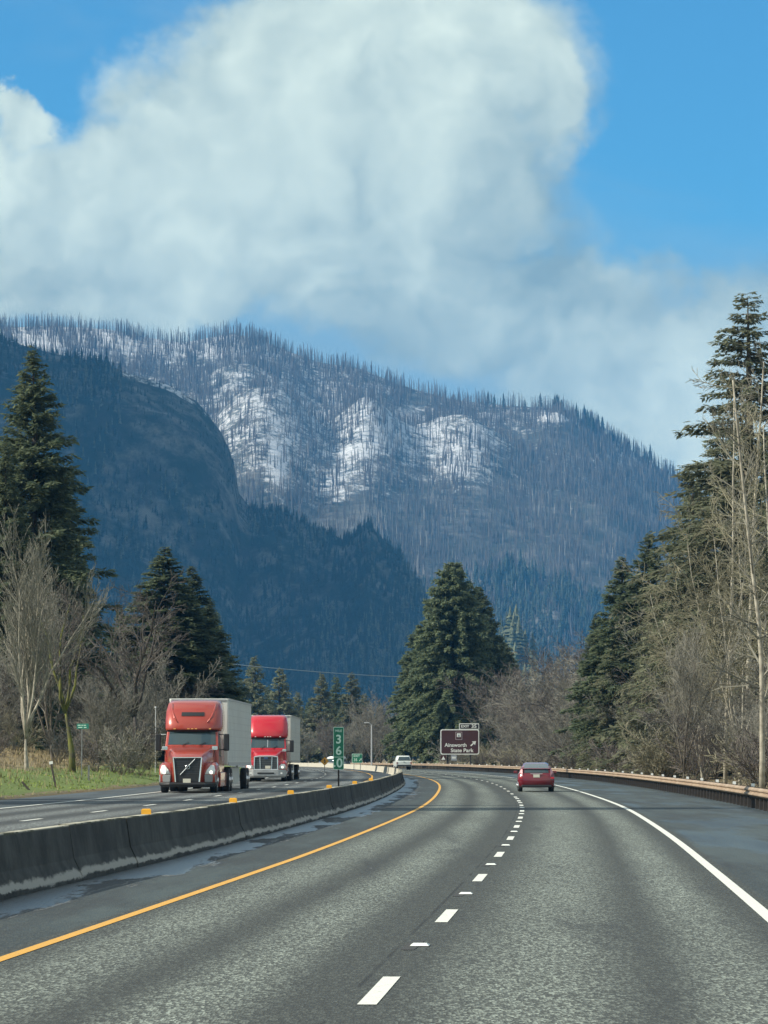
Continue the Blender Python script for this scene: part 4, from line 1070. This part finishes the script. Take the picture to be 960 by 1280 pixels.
    mb = MB(); mb.loft([[(-1.10, .12, .24), (-.7, -.06, .24), (.7, -.06, .24), (1.10, .12, .24), (1.1, .5, .24), (-1.1, .5, .24)], [(-1.2, .10, .36), (-.75, -.10, .36), (.75, -.10, .36), (1.2, .10, .36), (1.2, .6, .36), (-1.2, .6, .36)], [(-1.2, .10, .44 if vol else .72), (-.75, -.08, .44 if vol else .72), (.75, -.08, .44 if vol else .72), (1.2, .10, .44 if vol else .72), (1.2, .6, .44 if vol else .72), (-1.2, .6, .44 if vol else .72)]])
    mb.obj('bumper', bm_, root, bevel=.02)
    if vol:
        for s in (-1, 1):
            mb = MB(); mb.loft([[(s * .72, .02, .44), (s * 1.2, .14, .44), (s * 1.2, .5, .44), (s * .72, .5, .44)], [(s * .70, .03, .76), (s * 1.19, .13, .76), (s * 1.19, .5, .76), (s * .70, .5, .76)]]); mb.obj('corner_bumper', mat('grey_bumper', (.22, .23, .23), .4), root, bevel=.03)
        mb = MB(); mb.box((-.02, -.07, .50), (.32, .02, .19)); mb.obj('number_plate', PLATE, root)
    else:
        mb = MB(); mb.box((0, -.105, .50), (1.0, .03, .09)); mb.obj('bumper_slot', BLACK, root)
        for s in (-1, 1):
            mb = MB(); mb.box((s * .92, -.02, .50), (.13, .06, .10)); mb.obj('fog_lamp', LAMP, root)
    # --- headlights
    for s in (-1, 1):
        if vol:
            mb = MB(); mb.loft([[(s * .72, .04, .78), (s * 1.12, .10, .78), (s * 1.16, .30, .78), (s * .72, .3, .78)], [(s * .80, .07, .95), (s * 1.15, .12, .95), (s * 1.18, .35, .95), (s * .80, .35, .95)], [(s * .96, .13, 1.16), (s * 1.08, .17, 1.16), (s * 1.12, .4, 1.12), (s * .96, .4, 1.14)]])
        else:
            mb = MB(); mb.loft([[(s * .78, .05, .76), (s * 1.16, .10, .76), (s * 1.2, .3, .76), (s * .78, .3, .76)], [(s * .80, .07, .95), (s * 1.16, .12, .95), (s * 1.2, .35, .95), (s * .80, .35, .95)], [(s * .92, .12, 1.05), (s * 1.1, .15, 1.05), (s * 1.14, .4, 1.03), (s * .92, .4, 1.03)]])
        hl = mb.obj('headlight', LAMP, root, True)
        mb = MB(); mb.lathe_x((0, 0, 0), [(-.012, .001), (-.012, .075), (.012, .075), (.012, .001)], 14)
        me = mb.mesh('lit_bulb', LAMPON); b = link('lit_bulb', me, hl); b.rotation_euler = (0, 0, math.pi / 2); b.location = (s * .98, .085, .86)
    # --- mirrors
    for s in (-1, 1):
        mb = MB(); mb.box((s * 1.45, 2.35, 2.12), (.24, .16, .72)); mi = mb.obj('mirror', BLACK, root, bevel=.04)
        mb = MB(); mb.tube([(s * 1.12, 2.45, 2.45), (s * 1.45, 2.37, 2.46)], .022, 5); mb.tube([(s * 1.12, 2.45, 1.80), (s * 1.45, 2.37, 1.82)], .022, 5); mb.obj('mirror_bracket', CHROME if s < 0 else BLACK, mi)
        mb = MB(); mb.box((s * 1.05, 1.15, 1.86), (.24, .10, .17)); hm = mb.obj('hood_mirror', CHROME, root, bevel=.03)
        mb = MB(); mb.tube([(s * 1.0, 1.2, 1.5), (s * 1.05, 1.15, 1.8)], .015, 5); mb.obj('mirror_stalk', BLACK, hm)
    # --- chassis, tanks, steps
    mb = MB(); mb.box((-.42, 5.0, .78), (.12, 8.4, .24)); mb.box((.42, 5.0, .78), (.12, 8.4, .24)); mb.box((0, .55, .50), (1.6, .14, .12)); mb.obj('chassis', BLACK, root)
    for s in (-1, 1):
        if vol:
            mb = MB(); mb.box((s * 1.06, 4.0, .55), (.30, 3.2, .62)); mb.obj('side_skirt', paintm, root, bevel=.03)
        else:
            mb = MB(); k = 14
            mb.loft([[(s * .92 + .26 * math.cos(q), y, .70 + .26 * math.sin(q)) for q in np.arange(k) * 2 * math.pi / k] for y in (2.6, 4.6)]); mb.obj('fuel_tank', CHROME, root, True)
            mb = MB(); mb.box((s * 1.05, 3.6, .36), (.26, 2.2, .06)); mb.obj('step', ALU, root)
    # --- wheels
    for y, dual in ((1.0, 0), (6.35, 1), (7.65, 1)):
        for s in (-1, 1):
            tyre_and_rim(root, s * (1.03 if not dual else 1.15), y, .51, .29, s)
            if dual: tyre_and_rim(root, s * .80, y, .51, .29, s)
    # --- trailer: an object of its own, coupled to the truck
    tw = mat('trailer_white', (0.60, 0.62, 0.58), 0.45, var=0.06, scale=0.7) if vol else mat('trailer_offwhite', (0.55, 0.58, 0.53), 0.45, var=0.08, scale=0.7)
    tr = empty('semi_trailer', loc, rz, label='long white box trailer hitched behind the %s truck' % ('orange' if vol else 'red'), cat='trailer')
    y0, y1 = 5.75, 5.75 + trailer_len
    mb = MB(); mb.box((0, (y0 + y1) / 2, 2.60), (2.56, trailer_len, 2.86)); mb.obj('box_body', tw, tr, bevel=.05)
    mb = MB()
    for s in (-1, 1):
        mb.box((s * 1.285, (y0 + y1) / 2, 1.20), (.03, trailer_len - .1, .16)); mb.box((s * 1.285, (y0 + y1) / 2, 3.99), (.03, trailer_len - .1, .10))
    mb.obj('side_rail', mat('rail_grey', (.42, .43, .41), .5), tr)
    for q in (-1, 1):
        ln = [(q * 1.2805, y0 + .1)]; y = y0 + .6
        while y < y1 - .3:
            ln += [(q * 1.2805, y), (q * 1.290, y + .01), (q * 1.290, y + .05), (q * 1.2805, y + .06)]; y += .61
        ln += [(q * 1.2805, y1 - .1)]; ln += [(q * 1.27, y) for _, y in ln[::-1]]
        mb = MB(); mb.loft([[(x, y, 1.30) for x, y in ln], [(x, y, 3.92) for x, y in ln]]); mb.obj('ribbed_side', mat('trailer_side', (.53, .55, .51), .5, var=.06, scale=.8), tr)
    mb = MB()
    for z in np.arange(1.5, 3.9, .3): mb.box((1.2835, (y0 + y1) / 2, z), (.006, trailer_len - .2, .012))
    mb.obj('side_groove', mat('groove_grey', (.38, .39, .37), .6), tr)
    mb = MB(); mb.box((0, y0 - .012, 3.97), (2.4, .03, .07)); mb.obj('front_rail', ALU, tr)
    for s in (-1, 1):
        mb = MB(); mb.box((s * 1.05, y0 + 7.2, .68), (.04, 5.6, .72)); mb.obj('aero_skirt', mat('skirt_grey', (.50, .51, .46), .55, var=.08), tr)
    mb = MB(); mb.box((0, y1 - 2.2, .9), (1.2, 3.2, .3)); mb.obj('undercarriage', BLACK, tr)
    for y in (y1 - 2.9, y1 - 1.6):
        for s in (-1, 1): tyre_and_rim(tr, s * 1.12, y, .50, .29, s)
    mb = MB(); mb.box((0, y1 + .03, .62), (2.3, .08, .12)); mb.box((-.6, y1 + .03, .9), (.08, .08, .5)); mb.box((.6, y1 + .03, .9), (.08, .08, .5)); mb.obj('rear_guard', ALU, tr)
    return root

ORANGE = mat('orange_truck_paint', (0.34, 0.046, 0.026), 0.32, 0.15, coat=0.8)
REDT = mat('red_truck_paint', (0.46, 0.008, 0.018), 0.32, 0.05, coat=0.8)
def lane_pos(Y, o, dz): 
    P = road_pt(Y, o, dz); return P, -math.atan(slope(Y + 8))
P, a = lane_pos(140, -13.75, 0.27); truck('orange_truck', P, a, ORANGE, 'a', 15.0, 'orange semi truck with lit headlights and tall roof fairing leading the oncoming lane')
P, a = lane_pos(201, -13.95, 0.27); truck('red_truck', P, a, REDT, 'b', 15.0, 'bright red semi truck with chrome grille following the orange one')

def car_shell(mb, rows):
    mb.loft([shell(z, yr, yf, hw, curv=cv, pw=3.0, rc=rc) for z, yr, yf, hw, cv, rc in rows])
def red_car():
    P, a = lane_pos(170, 1.38, 0.0)
    root = empty('red_car', P, a, label='dark red hatchback seen from behind driving in the right lane', cat='car')
    pm = mat('cherry_car_paint', (0.15, 0.005, 0.014), 0.25, 0.1, coat=1.0)
    mb = MB(); car_shell(mb, [(.22, .10, 4.3, .80, .12, .3), (.34, .0, 4.42, .88, .10, .4), (.60, -.02, 4.45, .91, .09, .5), (.78, .02, 4.35, .90, .09, .5), (.92, .08, 3.9, .86, .08, .5), (.985, .12, 3.5, .80, .07, .5)]); mb.obj('body', pm, root, True)
    mb = MB(); car_shell(mb, [(.96, .10, 3.75, .82, .07, .3), (1.16, .20, 3.15, .755, .07, .3), (1.30, .75, 2.75, .69, .07, .3), (1.42, 1.25, 2.5, .62, .06, .3), (1.475, 1.6, 2.2, .50, .05, .2)]); mb.obj('roof', pm, root, True)
    lv = lambda z: (z, float(np.interp(z, [.96, 1.16, 1.30, 1.42], [.10, .20, .75, 1.25])), float(np.interp(z, [.96, 1.16, 1.30, 1.42], [.82, .755, .69, .62])))
    face_panel([lv(1.195), lv(1.30), lv(1.405)], -.86, .86, -.012, .07, 3).obj('rear_window', GLASS, root)
    face_panel([lv(.955), lv(1.05), lv(1.13)], -.76, .76, -.012, .07, 3).obj('lower_rear_window', GLASS, root)
    face_panel([(1.135, .17, .77), (1.16, .14, .765), (1.19, .22, .75)], -.93, .93, -.03, .07, 3, th=.05).obj('spoiler', pm, root)
    tl = mat('tail_lamp_clear', (0.62, 0.30, 0.31), 0.15, spec=.8); tr_ = mat('tail_lamp_red', (0.55, 0.01, 0.015), 0.15, spec=.8)
    for s in (-1, 1):
        mb = MB(); mb.loft([[(s * .70, .055, .74), (s * .885, .16, .74), (s * .88, .4, .74), (s * .7, .3, .74)], [(s * .70, .085, .95), (s * .86, .20, .95), (s * .85, .45, .95), (s * .7, .3, .95)], [(s * .70, .16, 1.14), (s * .775, .26, 1.14), (s * .76, .5, 1.14), (s * .7, .4, 1.14)]]); t_ = mb.obj('tail_lamp', tl, root)
        mb = MB(); mb.box((s * .80, .085, .70), (.18, .10, .07)); mb.obj('red_reflector', tr_, t_)
        mb = MB(); mb.box((s * 1.0, 2.95, .98), (.2, .12, .14)); mb.obj('wing_mirror', pm, root, bevel=.03)
    mb = MB(); mb.box((0, -.002, .80), (.32, .02, .15)); mb.obj('number_plate', PLATE, root)
    mb = MB(); mb.box((0, .012, .905), (.60, .03, .03)); mb.obj('badge_bar', CHROME, root)
    mb = MB(); mb.box((0, .02, .29), (1.5, .12, .12)); mb.obj('lower_bumper', BLACK, root, bevel=.03)
    for y in (.82, 3.52):
        for s in (-1, 1): tyre_and_rim(root, s * .79, y, .315, .2, s)
red_car()

def pickup():
    P = np.array((bearing(505, 430), 430.0, 0)); P[2] = z0(430)
    root = empty('pickup_truck', P, -math.atan(slope(430)), label='small white pickup truck with canopy far ahead at the end of the median barrier', cat='pickup')
    pm = mat('white_pickup_paint', (0.62, 0.66, 0.62), 0.35, coat=.5)
    mb = MB(); car_shell(mb, [(.45, .05, 5.3, .92, .04, .2), (.62, .0, 5.4, .97, .04, .3), (1.02, .02, 5.3, .97, .04, .3), (1.10, .06, 4.4, .93, .04, .3)]); mb.obj('body', pm, root)
    mb = MB(); car_shell(mb, [(1.08, .08, 4.1, .90, .05, .3), (1.45, .16, 3.7, .84, .05, .3), (1.74, .30, 3.3, .74, .05, .3), (1.80, .45, 3.1, .66, .05, .2)]); mb.obj('canopy', pm, root, True)
    face_panel([(1.22, .11, .88), (1.45, .16, .84), (1.66, .26, .77)], -.86, .86, -.012, .05, 3).obj('rear_window', GLASS, root)
    mb = MB(); mb.box((0, -.05, .56), (1.8, .14, .16)); mb.obj('rear_bumper', BLACK, root, bevel=.02)
    mb = MB(); mb.box((0, -.012, 1.0), (.22, .03, .06)); mb.obj('tailgate_handle', BLACK, root)
    for s in (-1, 1):
        mb = MB(); mb.box((s * .90, .03, .86), (.12, .06, .28)); mb.obj('tail_lamp', mat('tail_lamp_dark', (.25, .02, .02), .3), root)
        mb = MB(); mb.box((s * 1.12, 3.0, 1.25), (.2, .1, .2)); mb.obj('wing_mirror', BLACK, root, bevel=.03)
        for y in (1.0, 4.3): tyre_and_rim(root, s * .82, y, .38, .25, s)
pickup()
def white_car():
    Y = 468; X = bearing(436, Y)
    root = empty('white_car', (X, Y, z0(Y)), R(66), label='white car seen side on, half hidden behind the green mile sign', cat='car')
    pm = mat('white_car_paint', (.78, .80, .78), .3, coat=.6)
    mb = MB(); car_shell(mb, [(.25, .05, 4.5, .82, .1, .3), (.6, 0, 4.6, .9, .1, .4), (.98, .1, 4.3, .88, .1, .4)]); mb.obj('body', mat('shaded_car_paint', (.10, .11, .12), .35, coat=.5), root, True)  # shade on the white car's lower body, painted as a dark colour
    mb = MB(); car_shell(mb, [(.96, .5, 3.6, .82, .1, .3), (1.38, .9, 2.9, .70, .08, .3)]); mb.obj('window', GLASS, root, True)
    mb = MB(); car_shell(mb, [(1.37, .62, 3.2, .76, .08, .3), (1.62, .7, 3.0, .72, .08, .3), (1.72, .9, 2.7, .6, .08, .3)]); mb.obj('roof', pm, root, True)
    for y in (.85, 3.7):
        for s in (-1, 1): tyre_and_rim(root, s * .8, y, .33, .2, s)
white_car()

# ------------------------------------------------------------------ signs
def text_mesh(s, size, material, ext=0.004, align='CENTER', wscale=1.0):
    c = bpy.data.curves.new('lettering', 'FONT'); c.body = s; c.size = size; c.align_x = align; c.align_y = 'CENTER'; c.extrude = ext; c.offset = size * 0.022
    o = bpy.data.objects.new('tmp', c); COL.objects.link(o)
    dg = bpy.context.evaluated_depsgraph_get(); me = bpy.data.meshes.new_from_object(o.evaluated_get(dg))
    bpy.data.objects.remove(o); bpy.data.curves.remove(c)
    me.materials.clear(); me.materials.append(material); me.name = 'lettering'
    me.transform(Matrix.Rotation(math.pi / 2, 4, 'X') @ Matrix.Scale(wscale, 4, (1, 0, 0)))
    return me
def put_text(root, s, size, x, z, material, y=-0.03, wscale=1.0, align='CENTER'):
    o = link('lettering', text_mesh(s, size, material, align=align, wscale=wscale), root); o.location = (x, y, z); return o
def rounded(wd, ht, r_, y0, y1, cx=0, cz=0, n=5):
    pts = []
    for sx, sz, a0 in ((1, 1, 0), (-1, 1, 90), (-1, -1, 180), (1, -1, 270)):
        for k in range(n):
            a = R(a0 + 90 * k / (n - 1)); pts.append((cx + sx * (wd / 2 - r_) + r_ * math.cos(a), cz + sz * (ht / 2 - r_) + r_ * math.sin(a)))
    mb = MB(); mb.loft([[(x, y0, z) for x, z in pts][::-1], [(x, y1, z) for x, z in pts][::-1]]); return mb
SW = mat('sign_white', (0.72, 0.74, 0.70), 0.45); SWM = mat('sign_mint', (0.55, 0.74, 0.62), 0.45)
SG = mat('sign_green', (0.004, 0.16, 0.085), 0.4); SB = mat('sign_brown', (0.055, 0.016, 0.016), 0.5); SY = mat('sign_amber', (0.62, 0.30, 0.03), 0.45)
POST = mat('galvanised_post', (0.22, 0.23, 0.23), 0.5, 0.4, var=.2); WOODP = mat('dark_sign_post', (0.035, 0.03, 0.028), 0.9)

def brown_sign():
    Y = 430; X = bearing(574.5, Y); k = Y / 4200.0; g = gz(X, Y); cz = height_at(927.5, Y) - g
    root = empty('exit_guide_sign', (X, Y, g), 0.03, label='large brown exit sign for a state park with arrow, on two dark posts', cat='sign')
    W, Hh = 48.5 * k, 31.5 * k
    rounded(W, Hh, .28, 0, .05, 0, cz).obj('sign_border', SW, root)
    rounded(W - .26, Hh - .26, .2, -.012, .02, 0, cz).obj('sign_panel', SB, root)
    tw, th = 25 * k, 7.6 * k; tx, tz = 11.7 * k, cz + Hh / 2 + th / 2 - .03
    tb = rounded(tw, th, .08, .004, .046, tx, tz).obj('exit_tab', SW, root)
    rounded(tw - .2, th - .2, .05, -.012, .02, tx, tz).obj('tab_panel', mat('tab_black', (.022, .012, .012), .5), tb)
    put_text(tb, 'EXIT', .44, tx - .52, tz, SW, -.03, 1.15); put_text(tb, '35', .62, tx + .62, tz, SW, -.03, 1.1)
    put_text(root, 'Ainsworth', .66, -.52, cz - .42, SW, -.03, 1.0); put_text(root, 'State Park', .66, .28, cz - 1.10, SW, -.03, 1.06)
    mb = MB()                                          # diagonal arrow
    mb.box((0, 0, 0), (.16, .012, .62), ry=0); 
    mb.add([(-.30, -.006, .18), (.30, -.006, .18), (0, -.006, .62), (-.30, .006, .18), (.30, .006, .18), (0, .006, .62)], [(0, 1, 2), (5, 4, 3), (0, 3, 4, 1), (1, 4, 5, 2), (2, 5, 3, 0)])
    ar = mb.obj('arrow', SW, root); ar.location = (1.62, -.032, cz - .30); ar.rotation_euler = (0, R(48), 0)
    e = rounded(.86, 1.02, .06, -.03, -.014, -.12, cz + .78).obj('park_emblem', mat('emblem_grey', (.36, .30, .31), .5), root)   # framed park emblem
    rounded(.72, .88, .04, -.036, -.026, -.12, cz + .78).obj('emblem_field', SB, e)
    rounded(.50, .48, .05, -.044, -.034, -.12, cz + .86).obj('emblem_picture', SW, e)
    mb = MB(); mb.add([(-.26, -.05, cz + .68), (.02, -.05, cz + .68), (-.12, -.05, cz + .98), (-.26, -.044, cz + .68), (.02, -.044, cz + .68), (-.12, -.044, cz + .98)], [(0, 1, 2), (5, 4, 3), (0, 3, 4, 1), (1, 4, 5, 2), (2, 5, 3, 0)]); mb.obj('emblem_tree', mat('emblem_slate', (.16, .2, .24), .5), e)
    for x in (-1.55, 1.36):
        mb = MB(); mb.box((x, .13, (cz + Hh / 2) / 2 - .2), (.2, .14, cz + Hh / 2 + .1)); mb.obj('post', WOODP, root)
    # two little brown service plates hung under the panel
    for x, nm in ((-2.1, 'camping_plate'), (-.75, 'service_plate')):
        pl = rounded(.72, .66, .06, -.01, .02, x, cz - Hh / 2 - .42).obj(nm, SB if x < -1 else mat('plate_grey', (.30, .33, .38), .5), root)
        mb = MB()
        if x < -1: mb.add([(x - .26, -.02, cz - Hh / 2 - .66), (x + .26, -.02, cz - Hh / 2 - .66), (x, -.02, cz - Hh / 2 - .2), (x - .26, -.012, cz - Hh / 2 - .66), (x + .26, -.012, cz - Hh / 2 - .66), (x, -.012, cz - Hh / 2 - .2)], [(0, 1, 2), (5, 4, 3), (0, 3, 4, 1), (1, 4, 5, 2), (2, 5, 3, 0)])
        else: mb.box((x, -.018, cz - Hh / 2 - .40), (.5, .012, .24))
        mb.obj('pictogram', SW, pl)
        mb = MB(); mb.box((x, .03, cz - Hh / 2 - .2), (.06, .03, .6)); mb.obj('hanger', POST, pl)
brown_sign()

def mile_sign():
    Y = 112.5; P = road_pt(Y, B0 - .28, .81); k = Y / 4200
    X = bearing(423.4, Y)
    root = empty('mile_sign', (X, Y, P[2] - .0), 0, label='tall narrow green mile sign reading 36.0 on the median barrier', cat='sign')
    cz = height_at(935.5, Y) - P[2]; W, Hh = 13.2 * k, 53 * k
    rounded(W, Hh, .03, 0, .012, 0, cz).obj('sign_border', SWM, root)
    rounded(W - .035, Hh - .035, .02, -.006, .006, 0, cz).obj('sign_panel', SG, root)
    top = cz + Hh / 2
    put_text(root, 'MILE', .105, 0, top - .13, SWM, -.012, 1.05)
    put_text(root, '3', .40, 0, top - .42, SWM, -.012, 1.0); put_text(root, '6', .40, 0, top - .80, SWM, -.012, 1.0)
    mb = MB(); mb.box((0, -.008, top - 1.0), (W - .03, .008, .018)); mb.obj('divider', SWM, root)
    put_text(root, '.', .40, -.135, top - 1.20, SWM, -.012); put_text(root, '0', .42, .03, top - 1.21, SWM, -.012, 1.0)
    mb = MB(); mb.box((0, .03, top / 2 - .02), (.055, .04, top + .02)); mb.obj('post', WOODP, root)
mile_sign()

def small_signs():
    # green exit gore sign beyond the barrier
    Y = 372; X = bearing(446.5, Y); g = gz(X, Y); k = Y / 4200; cz = height_at(948, Y) - g
    r_ = empty('exit_gore_sign', (X, Y, g), 0, label='small square green EXIT 35 sign with arrow right of the mile sign', cat='sign')
    rounded(13 * k, 11.5 * k, .06, 0, .02, 0, cz).obj('sign_border', SWM, r_); rounded(13 * k - .1, 11.5 * k - .1, .05, -.012, .01, 0, cz).obj('sign_panel', SG, r_)
    put_text(r_, 'EXIT', .34, -.05, cz + .26, SWM, -.02); put_text(r_, '35', .42, -.18, cz - .17, SWM, -.02)
    mb = MB(); mb.box((0, 0, 0), (.07, .01, .3)); mb.add([(-.13, -.005, .06), (.13, -.005, .06), (0, -.005, .28), (-.13, .005, .06), (.13, .005, .06), (0, .005, .28)], [(0, 1, 2), (5, 4, 3), (0, 3, 4, 1), (1, 4, 5, 2), (2, 5, 3, 0)])
    a = mb.obj('arrow', SWM, r_); a.location = (.33, -.022, cz - .18); a.rotation_euler = (0, R(45), 0)
    for x in (-.35, .35):
        mb = MB(); mb.box((x, .05, cz / 2), (.07, .06, cz)); mb.obj('post', POST, r_)
    # amber diamond
    Y = 330; X = bearing(406, Y); g = z0(Y) + .27; k = Y / 4200; cz = height_at(951.5, Y) - g
    d = empty('diamond_sign', (X, Y, g), 0, label='amber diamond warning sign with black arrows left of the mile sign', cat='sign')
    for nm, s, y0, m_ in (('sign_border', 5.2 * k * 1.08, 0, mat('sign_black', (.02, .02, .02), .5)), ('sign_panel', 5.2 * k, -.012, SY)):
        mb = MB(); mb.loft([[(-s, y0, cz), (0, y0, cz - s), (s, y0, cz), (0, y0, cz + s)], [(-s, y0 + .02, cz), (0, y0 + .02, cz - s), (s, y0 + .02, cz), (0, y0 + .02, cz + s)]]); mb.obj(nm, m_, d)
    mb = MB()
    for s in (1, -1):
        mb.add([(-.10, -.02, cz + s * .03), (.10, -.02, cz + s * .03), (0, -.02, cz + s * .22), (-.10, -.014, cz + s * .03), (.10, -.014, cz + s * .03), (0, -.014, cz + s * .22)], [(0, 1, 2), (5, 4, 3), (0, 3, 4, 1), (1, 4, 5, 2), (2, 5, 3, 0)])
    mb.obj('arrow_symbol', MATS['sign_black'], d)
    mb = MB(); mb.box((0, .04, cz / 2), (.07, .05, cz)); mb.obj('post', POST, d)
    # green street sign by the left bank
    Y = 176; X = bearing(103, Y); g = gz(X, Y); k = Y / 4200; cz = height_at(908, Y) - g
    s_ = empty('street_sign', (X, Y, g), -.1, label='small green street name sign on a thin post by the left bank', cat='sign')
    rounded(15 * k, 6.5 * k, .02, 0, .012, .05, cz).obj('sign_panel', mat('sign_teal', (.02, .20, .15), .4), s_)
    mb = MB()
    for i, (x, L) in enumerate(((-.14, .16), (.02, .08), (.16, .13), (-.08, .22), (.18, .14))): mb.box((x, -.006, cz + (.05 if i < 3 else -.06)), (L, .008, .045))
    mb.obj('lettering', SWM, s_)
    mb = MB(); mb.box((0, .03, cz / 2), (.05, .04, cz + .2)); mb.obj('post', POST, s_)
small_signs()

def poles():
    Y = 395; X = bearing(464.5, Y); g = gz(X, Y); top = height_at(906, Y) - g
    r_ = empty('light_pole', (X, Y, g), 0, label='slim grey light pole with a short arm beside the spruce clump', cat='lamp post')
    pm = mat('pale_pole', (.42, .43, .43), .45, .3)
    mb = MB(); mb.tube([(0, 0, -.2), (0, 0, top * .6), (0, 0, top)], [.10, .085, .07], 8); mb.obj('pole', pm, r_)
    mb = MB(); mb.tube([(0, 0, top - .05), (-.25, 0, top + .18), (-.5, 0, top + .22)], .045, 6); mb.obj('arm', pm, r_)
    mb = MB(); mb.box((-.55, 0, top + .22), (.62, .26, .12)); mb.obj('lamp_head', pm, r_, bevel=.04)
    Y = 215; X = bearing(195, Y); g = gz(X, Y); top = height_at(885, Y) - g
    r_ = empty('marker_pole', (X, Y, g), 0, label='thin grey pole standing just left of the orange truck', cat='pole')
    mb = MB(); mb.tube([(0, 0, -.2), (0, 0, top)], .03, 6); mb.obj('shaft', pm, r_)
    mb = MB(); mb.tube([(0, 0, top), (0, 0, top + .08)], [.07, .05], 8); mb.obj('cap', pm, r_)
    # roadside posts on the left bank
    dark = mat('delineator_brown', (.07, .06, .05), .8); wt = MATS['white_reflector']
    for px, Y, ht, ln, lb in ((71, 146, 1.05, -.20, 'leaning dark delineator post with white tip in the grass at left'), (38, 135, .45, -.7, 'short stub post bent over in the grass at left'), (112, 168, .75, .0, 'short pale post in the grass right of the street sign')):
        X = bearing(px, Y); g = gz(X, Y)
        d = empty('delineator_post', (X, Y, g), 0, label=lb, cat='post')
        m_ = POST if px == 112 else dark
        mb = MB(); mb.box((0, 0, ht / 2 - .05), (.09, .03, ht + .1)); o = mb.obj('stake', m_, d); d.rotation_euler = (0, ln, 0)
        if px == 71:
            mb = MB(); mb.box((0, -.005, ht + .01), (.16, .045, .12)); mb.obj('reflector', wt, d)
    # overhead wire between the near conifers and the spruces
    w_ = MB(); Y0, Y1 = 420, 520
    A = np.array((bearing(250, Y0), Y0, height_at(826, Y0))); B = np.array((bearing(545, Y1), Y1, height_at(848, Y1)))
    tt = np.linspace(0, 1, 24)
    w_.tube([A * (1 - t) + B * t - np.array((0, 0, 1.2 * 4 * t * (1 - t) * .3)) for t in tt], .045, 4)
    w_.obj('overhead_wire', mat('wire_grey', (.30, .36, .38), .4, .5), label='single thin overhead wire crossing in front of the dark cliff', cat='wire')
poles()

# ------------------------------------------------------------------ haze
def haze():
    m = bpy.data.materials.new('valley_haze'); m.use_nodes = True
    t = NT(m.node_tree); t.n.clear()
    o = t.node('ShaderNodeOutputMaterial'); v_ = t.node('ShaderNodeVolumePrincipled')
    v_.inputs['Color'].default_value = (0.11, 0.45, 0.95, 1)
    v_.inputs['Density'].default_value = 6.8e-5
    v_.inputs['Anisotropy'].default_value = 0.0
    t.l.new(v_.outputs[0], o.inputs['Volume'])
    mb = MB(); x0, x1, y0, y1, z0_, z1 = -9600, 9600, -300, 9400, -2, 1060
    mb.box(((x0 + x1) / 2, (y0 + y1) / 2, (z0_ + z1) / 2), (x1 - x0, y1 - y0, z1 - z0_))
    mb.obj('haze', m, kind='stuff')
haze()
